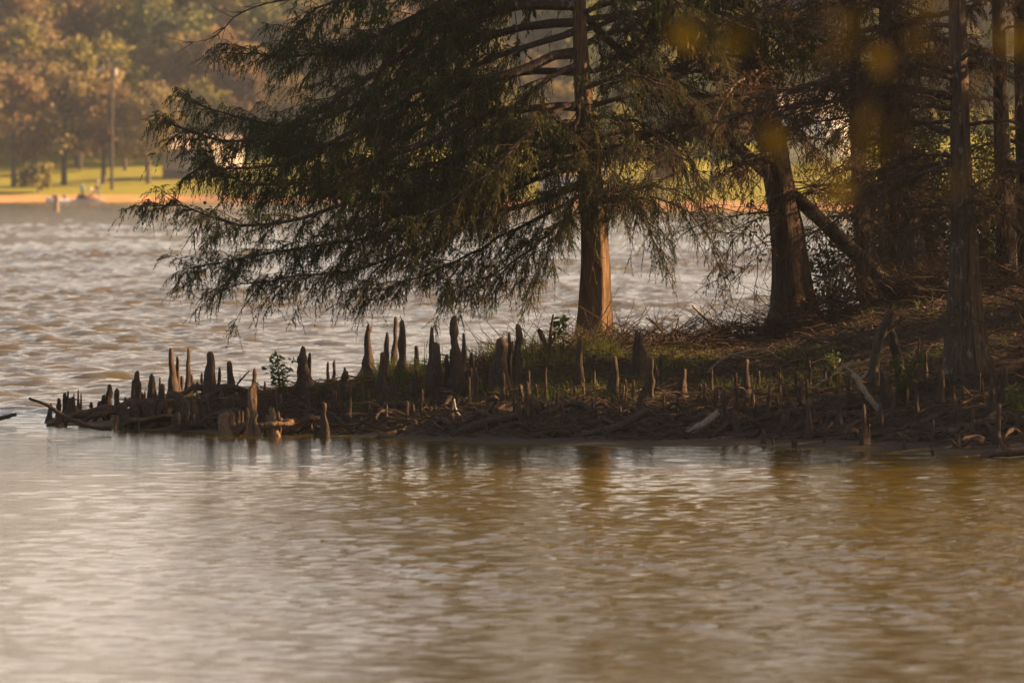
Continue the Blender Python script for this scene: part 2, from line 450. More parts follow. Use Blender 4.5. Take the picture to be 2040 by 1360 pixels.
mx2 = N(nt, "ShaderNodeMixRGB"); L(s2.outputs[0], mx2.inputs[0]); L(mx.outputs[0], mx2.inputs[1]); mx2.inputs[2].default_value = (0.12, 0.075, 0.035, 1)
L(mx2.outputs[0], b.inputs["Base Color"]); b.inputs["Roughness"].default_value = 0.9; b.inputs["Specular IOR Level"].default_value = 0.1
M['far'] = m
X, Y = np.meshgrid(np.linspace(-330, 330, 150), np.r_[np.linspace(700, 1100, 200), np.linspace(1110, 1640, 40)])
tag(grid_mesh("hill", X, Y, far_z(X, Y), M['far']), kind='structure')

def on_far(px, py):
    Y = np.arange(740, 1500, 0.5)
    x, z = (px - 1020) / F * Y, H - (py - HOR) / F * Y
    g = np.maximum(far_z(x, Y), 0)
    k = np.argmax(z <= g) if np.any(z <= g) else len(Y) - 1
    return np.array([x[k], Y[k], g[k]])

# haze: the air between the camera and the hill
hz = Acc(); hz.box((0, 790, 74), (335, 850, 79))
m = bpy.data.materials.new("haze_air"); m.use_nodes = True
nt = m.node_tree; nt.nodes.remove(nt.nodes["Principled BSDF"])
pv = N(nt, "ShaderNodeVolumePrincipled", Density=0.00011, Anisotropy=0.72)
pv.inputs["Color"].default_value = (0.92, 0.95, 1.0, 1)
nt.links.new(pv.outputs[0], nt.nodes["Material Output"].inputs["Volume"])
tag(hz.build("haze", m, smooth=False), kind='stuff')

# ------------------------------------------------------------------ far trees
def far_crown(kind, h, seed):
    r = np.random.default_rng(seed)
    a = Acc()
    blobs = []
    if kind == 'pine':
        for _ in range(26):
            t = r.uniform(0.38, 1.0); rad = (0.05 + 0.16 * (1 - t)) * h
            an = r.uniform(0, 6.28); d = rad * r.uniform(0.2, 1)
            blobs.append((d * math.cos(an), d * math.sin(an), t * h, 0.085 * h * r.uniform(.6, 1.2)))
    elif kind == 'bush':
        for _ in range(22):
            an = r.uniform(0, 6.28); d = 0.42 * h * math.sqrt(r.uniform(0, 1)); z = h * r.uniform(0.32, 0.86) * (1 - 0.35 * (d / (0.42 * h)) ** 2)
            blobs.append((d * math.cos(an), d * math.sin(an), z, 0.17 * h * r.uniform(.7, 1.1)))
    else:
        for _ in range(34):
            an = r.uniform(0, 6.28); z = r.uniform(0.30, 0.95)
            mxr = 0.30 * h * math.sqrt(max(0.05, 1 - ((z - 0.58) / 0.42) ** 2))
            d = mxr * math.sqrt(r.uniform(0, 1))
            blobs.append((d * math.cos(an), d * math.sin(an), z * h, 0.085 * h * r.uniform(.6, 1.4)))
    for (x, y, z, rad) in blobs:
        n = 75
        v = unit(r.normal(size=(n, 3))) * rad * r.uniform(0.3, 1.5, (n, 1)) * np.array([1, 1, .85])
        c = v + (x, y, z)
        sz = r.uniform(0.16, 0.42, n)[:, None]
        u_ = unit(r.normal(size=(n, 3))); w_ = unit(np.cross(u_, r.normal(size=(n, 3))))
        a.quads(np.stack([c - u_ * sz, c - w_ * sz * .7, c + u_ * sz, c + w_ * sz * .7], 1), np.clip(r.uniform(.2, .8) + r.normal(0, .12, n), 0, 1))
    return a
def far_trunk(h, seed, low):
    r = np.random.default_rng(seed); a = Acc()
    P = np.array([[0, 0, -0.5], [0.1, 0, h * .3], [-0.1, .1, h * .6], [.1, 0, h * .9]])
    a.tubes(P[None], np.array([[.028, .02, .013, .004]]) * h, 7)
    for _ in range(9):
        z = r.uniform(low, .8) * h; an = r.uniform(0, 6.28); l_ = h * .22 * r.uniform(.5, 1)
        a.tubes(np.array([[[0, 0, z], [math.cos(an) * l_ * .5, math.sin(an) * l_ * .5, z + l_ * .25], [math.cos(an) * l_, math.sin(an) * l_, z + l_ * .4]]]), np.array([[.008, .005, .002]]) * h, 4)
    return a
FM = {
    'tan': leaf_mat("tan_autumn_leaves", [(0.1, (0.115, 0.09, 0.042)), (0.5, (0.20, 0.158, 0.066)), (0.9, (0.28, 0.218, 0.09))], 0.4, scale=.3),
    'russet': leaf_mat("russet_autumn_leaves", [(0.1, (0.11, 0.075, 0.042)), (0.5, (0.19, 0.128, 0.066)), (0.9, (0.27, 0.185, 0.092))], 0.4, scale=.3),
    'olive': leaf_mat("olive_leaves", [(0.1, (0.085, 0.082, 0.025)), (0.5, (0.165, 0.15, 0.04)), (0.9, (0.25, 0.215, 0.055))], 0.4, scale=.3),
    'green': leaf_mat("dull_pine_green", [(0.1, (0.04, 0.055, 0.022)), (0.5, (0.09, 0.11, 0.034)), (0.9, (0.18, 0.18, 0.05))], 0.3, scale=.3),
}
FM['bark'] = plain("far_bark", (0.07, 0.055, 0.045), .9)
protos = {}
for key, kind, h, mats in (('pine', 'pine', 17, ('green',)), ('pine_b', 'pine', 14, ('olive',)), ('hard', 'hard', 13, ('tan', 'russet', 'olive', 'green')), ('hard_b', 'hard', 11, ('tan', 'russet', 'olive')), ('bush', 'bush', 4.2, ('olive',))):
    for mk in mats:
        me_c = far_crown(kind, h, abs(hash_ := sum(map(ord, key + mk)))).mesh("crown"); me_c.materials.append(FM[mk])
        me_t = far_trunk(h, hash_, .45).mesh("trunk"); me_t.materials.append(FM['bark'])
        protos[(key, mk)] = (me_t, me_c)
def far_tree(key, loc, s, rz, label, group=None, name="hardwood_tree", sz=None):
    t = empty(name, loc, label, "tree", group)
    t.scale = (s, s, sz or s); t.rotation_euler = (0, 0, rz)
    for n_, me in zip(("trunk", "crown"), protos[key]):
        link(n_, me, t)
    return t
front = [  # px, base row, kind, scale, label
    (28, 372, ('hard', 'russet'), 1.05, "rusty brown shore tree at the left edge of the photo, trunk dark against the lawn"),
    (128, 368, ('hard', 'tan'), 1.1, "tan autumn tree standing right behind the small round bush"),
    (206, 366, ('hard_b', 'russet'), 1.15, "brown tree beside the utility pole on the far lawn"),
    (296, 366, ('hard', 'tan'), 0.92, "bare-stemmed tan tree just left of the grey lakeside building"),
    (250, 340, ('hard_b', 'olive'), 0.9, "olive tree on the lawn between the utility pole and the grey building"),
    (160, 338, ('hard_b', 'tan'), .68, "tan tree up the lawn behind the pontoon boat"),
    (70, 335, ('hard', 'russet'), 1.05, "russet tree up the lawn behind the small round bush"),
    (-30, 345, ('hard', 'tan'), 1.1, "tan tree on the lawn half cut by the left edge"),
    (350, 285, ('hard', 'tan'), 1.05, "tan tree behind the roof of the grey lakeside building"),
    (450, 290, ('hard', 'russet'), 1.1, "russet tree behind the lowest twigs of the cypress crown"),
]
for px, py, key, s, lab in front:
    far_tree(key, on_far(px, py), s, rnd.uniform(0, 6), lab)
far_tree(('bush', 'olive'), on_far(75, 386), 1.0, 1.0, "small round olive bush tree on the grass above the far beach", name="bush_tree")
_n = 0
labs = {'pine': "tall dull green pine on the hazy far hillside", 'pine_b': "olive green pine on the hazy far hillside", 'hard': "broad hazy autumn tree on the far hillside", 'hard_b': "smaller hazy autumn tree on the far hillside"}
pool = [('pine', 'green'), ('pine_b', 'olive'), ('hard', 'tan'), ('hard', 'russet'), ('hard', 'olive'), ('hard_b', 'tan'), ('hard_b', 'olive'), ('hard', 'green'), ('pine', 'green'), ('hard', 'olive')]
for d in np.arange(6, 275, 8.0):
    sp_ = 7.0 + d * 0.012
    for x in np.arange(-90, 90, sp_):
        x_ = x + rnd.uniform(-3, 3)
        Yb = float(np.interp(x_, _fx, _fY)) + d + rnd.uniform(-3.5, 3.5)
        if abs(x_) > Yb * 0.066 or _n >= 285:
            continue
        p_ = (x_ / Yb) * F + 1020
        if 90 < p_ < 270 and 14 < d < 50:
            continue
        key = pool[int((vnoise(np.array(x_ * .035), np.array(d * .02), 11) * .9 + .5) * 10 + rnd.uniform(-2.5, 2.5)) % 10]
        far_tree(key, (x_, Yb, float(far_z(x_, Yb)) - .2), rnd.uniform(.75, 1.25), rnd.uniform(0, 6.28), labs[key[0]], "trees on the far hillside", "pine_tree" if 'pine' in key[0] else "hardwood_tree")
        _n += 1
for px, py, key, s_ in ((1225, 372, ('hard_b', 'olive'), .8), (1320, 398, ('hard_b', 'russet'), .55), (1420, 372, ('hard', 'green'), .8), (1130, 372, ('hard', 'tan'), .8), (960, 372, ('hard', 'olive'), .9), (800, 378, ('hard_b', 'tan'), 1.0), (690, 384, ('hard_b', 'olive'), .8)):
    far_tree(key, on_far(px, py), s_, rnd.uniform(0, 6), "scattered tree on the far lawn seen through the cypress crowns", "scattered trees on the far lawn")

# ------------------------------------------------------------------ far buildings, pole, boats
W_grey = plain("grey_siding", (0.33, 0.30, 0.26), .8); W_white = plain("white_paint", (0.78, 0.76, 0.72), .5, .05)
W_roof = plain("roof_shingle", (0.16, 0.13, 0.11), .8); W_metal = plain("pale_metal_roof", (0.72, 0.72, 0.72), .3, .05, metal=.6)
W_tan = plain("orange_brick", (0.48, 0.26, 0.13), .8); W_glass = plain("dark_window_glass", (0.03, 0.035, 0.04), .1)
def house(loc, w, d, h, roof_h, wall, roof, label, rz=0.0, wins=(), base=False):
    t = empty("lake_house", loc, label, "house"); t.rotation_euler = (0, 0, rz)
    a = Acc(); a.box((0, 0, h / 2 - .5), (w / 2, d / 2, h / 2 + .5)); a.build("wall", wall, t, False)
    r = Acc()
    o = .4
    v = [[-w/2-o, -d/2-o, h-.1], [w/2+o, -d/2-o, h-.1], [w/2+o, d/2+o, h-.1], [-w/2-o, d/2+o, h-.1], [-w/2-o, 0, h+roof_h], [w/2+o, 0, h+roof_h]]
    v2 = [[x, y, z + .18] for x, y, z in v]
    r.add(v + v2, [[0, 1, 5, 4], [2, 3, 4, 5], [6, 7, 11, 10], [8, 9, 10, 11], [0, 1, 7, 6], [2, 3, 9, 8], [0, 4, 10, 6], [3, 4, 10, 9], [1, 5, 11, 7], [2, 5, 11, 8]])
    r.build("roof", roof, t, False)
    gb = Acc()
    for sx in (-1, 1):
        x = sx * w / 2
        gb.add([[x, -d/2, h-.1], [x, d/2, h-.1], [x, 0.01, h+roof_h-.02], [x, -.01, h+roof_h-.02]], [[0, 1, 2, 3]])
    gb.build("gable", wall, t, False)
    if base:
        a = Acc(); a.box((0, -d / 2 - .06, .45), (w / 2, .06, .6)); a.build("plinth", W_roof, t, False)
    for (x, z, ww, hh) in wins:
        a = Acc(); a.box((x, -d / 2 - .03, z), (ww / 2, .05, hh / 2)); f = a.build("window", W_white, t, False)
        a = Acc(); a.box((x, -d / 2 - .06, z), (ww / 2 - .1, .05, hh / 2 - .1)); a.build("pane", W_glass, f, False)
    return t
p = on_far(400, 357)
house(p + (0.2, 2.5, 0), 9.4, 5, 3.6, 1.6, W_grey, W_roof, "long grey building beside the far lawn, partly behind the cypress twigs", base=True)
p = at(186, 165, 1108); p[2] = far_z(p[0], p[1])
hs = house(p, 3.6, 4, 4.0, .9, W_tan, W_metal, "tall orange-walled house with pale roof among the hillside trees", rz=-.25, wins=((-1.1, 2.9, .8, 1.2), (1.1, 2.9, .8, 1.2), (-1.1, 1.1, .8, 1.2), (1.1, 1.1, .8, 1.2)))
p = on_far(1630, 320)
house(p, 9, 7, 5.0, 2.0, W_white, W_roof, "white house on the far shore glowing between the grove's trunks", wins=((-2, 2.4, 1.4, 1.6), (1.8, 2.4, 1.4, 1.6)))
p = on_far(1140, 396)
house(p, 6, 4, 2.3, 1.1, W_white, W_roof, "low white shed on the far bank just left of the main cypress trunk", wins=((0, 1.2, 1.4, 1.1),))
p = on_far(223, 378)
t = empty("utility_pole", p, "tall wooden utility pole with crossarm on the far lawn", "utility pole")
wood = plain("pole_wood", (0.03, 0.023, 0.018), .85)
a = Acc(); a.tubes(np.array([[[0, 0, -.5], [0, 0, 8], [0, 0, 15.6]]]), np.array([[.2, .17, .13]]), 8); a.build("pole", wood, t)
a = Acc(); a.box((0, -.16, 14.8), (1.3, .06, .08)); a.build("crossarm", wood, t, False)
for x in (-1.1, -.4, .5, 1.1):
    a = Acc(); a.tubes(np.array([[[x, -.16, 14.88], [x, -.16, 15.05], [x, -.16, 15.2]]]), np.array([[.05, .08, .03]]), 6); a.build("insulator", W_grey, t)
a = Acc(); a.tubes(np.array([[[.38, 0, 13.0], [.38, 0, 13.1], [.38, 0, 13.9], [.38, 0, 14.0]]]), np.array([[.02, .24, .24, .02]]), 9); a.build("transformer", W_grey, t)

def skin_person(loc, pose, mats, label, rz=0.0, s=1.0):
    """One continuous body grown over a joint skeleton; clothing is painted per face by height along the body."""
    J = pose
    names = list(J)
    E = [("pel", "chest"), ("chest", "neck"), ("neck", "head"), ("head", "crown"), ("chest", "shL"), ("shL", "elL"), ("elL", "haL"), ("chest", "shR"), ("shR", "elR"), ("elR", "haR"),
         ("pel", "hiL"), ("hiL", "knL"), ("knL", "anL"), ("anL", "toL"), ("pel", "hiR"), ("hiR", "knR"), ("knR", "anR"), ("anR", "toR")]
    R = dict(pel=.15, chest=.16, neck=.06, head=.10, crown=.085, shL=.075, elL=.05, haL=.04, shR=.075, elR=.05, haR=.04, hiL=.10, knL=.07, anL=.05, toL=.04, hiR=.10, knR=.07, anR=.05, toR=.04)
    me = bpy.data.meshes.new("body")
    me.from_pydata([J[n] for n in names], [(names.index(a_), names.index(b_)) for a_, b_ in E], [])
    o = link("person", me, None, loc)
    o.rotation_euler = (0, 0, rz); o.scale = (s, s, s)
    md = o.modifiers.new("skin", 'SKIN'); md.use_smooth_shade = True
    if not me.skin_vertices: bpy.context.view_layer.update()
    for i, n in enumerate(names):
        me.skin_vertices[0].data[i].radius = (R[n], R[n] * (.8 if n in ("pel", "chest") else 1))
    me.skin_vertices[0].data[names.index("pel")].use_root = True
    o.modifiers.new("sub", 'SUBSURF').levels = 1
    dg = bpy.context.evaluated_depsgraph_get()
    ev = bpy.data.meshes.new_from_object(o.evaluated_get(dg))
    o.modifiers.clear(); o.data = ev
    ev.materials.clear()
    for m_ in mats: ev.materials.append(m_)            # shirt, trousers, skin, hair
    jj = np.array([J[n] for n in names]); grp = dict(pel=0, chest=0, neck=2, head=2, crown=3, shL=0, elL=0, haL=2, shR=0, elR=0, haR=2, hiL=1, knL=1, anL=1, toL=3, hiR=1, knR=1, anR=1, toR=3)
    for pl in ev.polygons:
        k = int(np.argmin(((jj - np.array(pl.center)) ** 2).sum(1)))
        pl.material_index = grp[names[k]]
    return tag(o, label, "person")
stand = dict(pel=(0, 0, .95), chest=(0, 0, 1.32), neck=(0, 0, 1.5), head=(0, -.02, 1.62), crown=(0, 0, 1.72), shL=(-.2, 0, 1.42), elL=(-.27, .02, 1.14), haL=(-.25, -.1, .9), shR=(.2, 0, 1.42), elR=(.27, .02, 1.14), haR=(.25, -.1, .9),
             hiL=(-.1, 0, .9), knL=(-.11, -.02, .5), anL=(-.11, 0, .08), toL=(-.12, -.17, .04), hiR=(.1, 0, .9), knR=(.11, -.02, .5), anR=(.11, 0, .08), toR=(.12, -.17, .04))
bend = dict(stand, pel=(.15, 0, .9), chest=(-.12, 0, 1.12), neck=(-.28, 0, 1.13), head=(-.4, 0, 1.08), crown=(-.49, 0, 1.05), shL=(-.15, -.2, 1.1), elL=(-.22, -.22, .84), haL=(-.3, -.2, .62), shR=(-.15, .2, 1.1), elR=(-.22, .22, .84), haR=(-.3, .2, .62),
            hiL=(.15, -.1, .85), knL=(.1, -.1, .46), anL=(.16, -.1, .08), toL=(.0, -.1, .04), hiR=(.15, .1, .85), knR=(.1, .1, .46), anR=(.16, .1, .08), toR=(.0, .1, .04))
sit = dict(stand, pel=(0, 0, .12), chest=(0, 0, .5), neck=(0, 0, .68), head=(0, -.02, .8), crown=(0, 0, .9), shL=(-.2, 0, .6), elL=(-.27, -.05, .34), haL=(-.15, -.3, .25), shR=(.2, 0, .6), elR=(.27, -.05, .34), haR=(.15, -.3, .25),
           hiL=(-.1, -.05, .1), knL=(-.13, -.42, .14), anL=(-.13, -.46, -.25), toL=(-.13, -.6, -.29), hiR=(.1, -.05, .1), knR=(.13, -.42, .14), anR=(.13, -.46, -.25), toR=(.13, -.6, -.29))
skin = plain("skin", (0.5, 0.3, 0.2), .6, .05); hair = plain("dark_hair", (0.03, 0.022, 0.018), .6)
teal = plain("teal_shirt", (0.06, 0.42, 0.42), .8, .05); white_c = plain("white_shirt", (0.75, 0.72, 0.72), .8, .04); navy = plain("navy_cloth", (0.03, 0.035, 0.06), .8); khaki = plain("khaki_cloth", (0.38, 0.28, 0.18), .8); maroon = plain("maroon_vinyl", (0.16, 0.04, 0.045), .5)
alu = plain("aluminium", (0.62, 0.6, 0.58), .35, .05, metal=.8)

def hull(L_, W_, D_, bow=.35):
    a = Acc(); n = 9
    sec = []
    for i in range(n):
        t = i / (n - 1); y = 0; wid = W_ / 2 * (1 if t < .65 else max(.12, math.cos((t - .65) / .35 * 1.45)))
        rise = bow * max(0, (t - .6) / .4) ** 2
        x = -L_ / 2 + L_ * t
        sec.append([[x, -wid, D_ + rise], [x, -wid * .85, rise * .8 + .02], [x, wid * .85, rise * .8 + .02], [x, wid, D_ + rise], [x, wid * .92, D_ + rise], [x, wid * .78, rise * .8 + .12], [x, -wid * .78, rise * .8 + .12], [x, -wid * .92, D_ + rise]])
    V = np.array(sec).reshape(-1, 3); q = []
    for i in range(n - 1):
        for j in range(8):
            q.append([i * 8 + j, i * 8 + (j + 1) % 8, (i + 1) * 8 + (j + 1) % 8, (i + 1) * 8 + j])
    q += [[0, 1, 6, 7], [1, 2, 5, 6], [2, 3, 4, 5]]
    e = (n - 1) * 8; q += [[e + 0, e + 7, e + 6, e + 1], [e + 1, e + 6, e + 5, e + 2], [e + 2, e + 5, e + 4, e + 3]]
    a.add(V, q); return a
bp_ = np.array([(118 - 1020) / F * 942, 942, -.1])
t = empty("skiff", bp_, "small white open skiff with two people behind the stump post", "boat"); t.rotation_euler = (0, 0, math.pi + .12)
hull(2.9, 1.2, .62, .3).build("hull", W_white, t, False)
for x in (-.6, .5):
    a = Acc(); a.box((x, 0, .45), (.16, .5, .03)); a.build("bench", W_tan, t, False)
skin_person(bp_ + (.62, 0, .42), sit, (khaki, khaki, skin, hair), "person in khaki seated at the left end of the skiff")
skin_person(bp_ + (-.52, .05, .42), sit, (maroon, navy, skin, hair), "person in dark red seated at the right end of the skiff")
pp = np.array([(178 - 1020) / F * 978, 978, 0.0])
t = empty("pontoon_boat", pp, "maroon railed pontoon boat moored at the far beach", "boat")
for y in (-.8, .8):
    a = Acc(); a.tubes(np.array([[[-1.9, y, .12], [-1.5, y, .1], [1.3, y, .1], [1.75, y, .25]]]), np.array([[.03, .27, .27, .03]]), 9); a.build("pontoon", alu, t)
a = Acc(); a.box((0, 0, .42), (1.45, 1.05, .05)); a.build("deck", W_tan, t, False)
for y in (-1.0, 1.0):
    a = Acc(); a.box((-.35, y, .86), (1.05, .03, .1)); a.box((-.35, y, .64), (1.05, .025, .1)); a.build("rail", maroon, t, False)
for x in (-1.38, -.3, .68):
    for y in (-1.0, 1.0):
        a = Acc(); a.box((x, y, .7), (.03, .045, .26)); a.build("rail_post", alu, t, False)
a = Acc(); a.box((-.75, .5, .7), (.4, .3, .22)); a.build("seat", maroon, t, False)
a = Acc(); a.tubes(np.array([[[1.0, -.3, .47], [1.02, -.3, 1.9], [1.04, -.3, 2.35]]]), .025, 6); ps = a.build("light_mast", alu, t)
a = Acc(); a.tubes(np.array([[[1.04, -.3, 2.33], [1.04, -.3, 2.38], [1.04, -.3, 2.5], [1.04, -.3, 2.56]]]), np.array([[.03, .09, .09, .02]]), 10); a.build("lamp", W_white, ps)
skin_person(pp + (-.75, -.35, .47), stand, (teal, khaki, skin, hair), "person in a teal shirt standing on the pontoon boat")
skin_person(pp + (.35, -.4, .47), bend, (white_c, navy, skin, hair), "person in a white shirt bending over on the pontoon boat", rz=.1)
skin_person(pp + (.92, .25, .47), stand, (navy, navy, skin, hair), "person in dark clothes standing by the pontoon boat's mast")
sp_ = np.array([(112 - 1020) / F * 790, 790, -.6])
a = Acc(); P = resample(np.array([[0, 0, 0], [.02, 0, .8], [.05, 0, 1.5], [.1, 0, 2.05], [.1, 0, 2.1]]) + sp_, 12)
a.tubes(P[None], np.r_[np.linspace(.29, .2, 8), .26, .22, .18, .02][None], 10)
tag(a.build("stump_post", M['drift'], origin=sp_), "weathered stump post rising from the open lake before the skiff", "post")

# ------------------------------------------------------------------ cypress knees
def knee_acc(h, w, lean=(0, 0), extra=(), seed=0, blunt=.5, base=1.4):
    r = np.random.default_rng(seed); a = Acc()
    def spike(off, hh, ww, ln):
        m_, seg = 21, 12
        t = np.r_[np.linspace(0, .93, m_ - 4), .962, .985, .997, 1.0]
        sd = r.uniform(0, 90); nk = max(2.2, hh / .11)
        rad = ww / 2 * (blunt + (base - blunt) * (1 - t) ** r.uniform(1.7, 2.6) * .8 + .12 * (1 - t))
        rad *= 1 + (.20 * vnoise(t * nk * .55, t * 0 + sd, 61) + .13 * vnoise(t * nk * 1.5, t * 0 + sd, 62)) * np.clip(t * 6, 0, 1)
        if r.random() < .3: rad *= 1 + .35 * np.exp(-((t - r.uniform(.72, .9)) / .06) ** 2)        # a swollen or shouldered top
        rad[-4:] = rad[-5] * np.array([.90, .70, .42, .06])
        zz_ = -.18 + (hh + .18) * t
        ox = off[0] + ln[0] * t ** 1.3 + ww * (.13 * vnoise(t * 2.3, t * 0 + sd, 63) + .07 * vnoise(t * nk, t * 0 + sd, 64)) * np.clip(t * 3, 0, 1)
        oy = off[1] + ln[1] * t
        an = np.arange(seg) * 2 * math.pi / seg
        ph = r.uniform(0, 6.28, 3)
        fl = 1 + (.16 * np.sin(3 * an + ph[0]) + .11 * np.sin(5 * an + ph[1]))[None, :] * (1.15 - .7 * t[:, None]) + .13 * vnoise(np.cos(an)[None, :] * 2.1 + sd, t[:, None] * nk * 1.2 + np.sin(an)[None, :] * 2.1, 65)
        rr = rad[:, None] * fl
        V = np.stack([ox[:, None] + rr * np.cos(an), oy[:, None] + rr * np.sin(an), np.repeat(zz_[:, None], seg, 1) + .01 * r.normal(size=(m_, seg))], -1)
        i = np.arange(m_ * seg).reshape(m_, seg); nx = np.roll(i, -1, 1)
        a.add(V.reshape(-1, 3), np.stack([i[:-1], nx[:-1], nx[1:], i[1:]], -1).reshape(-1, 4))
    spike((0, 0), h, w, lean)
    for (dx, hh, ww) in extra:
        spike((dx, r.uniform(-.5, .5) * w * .4), hh, ww, (lean[0] * .5 + dx * .12, 0))
    return a
GK = "cypress knees along the spit"
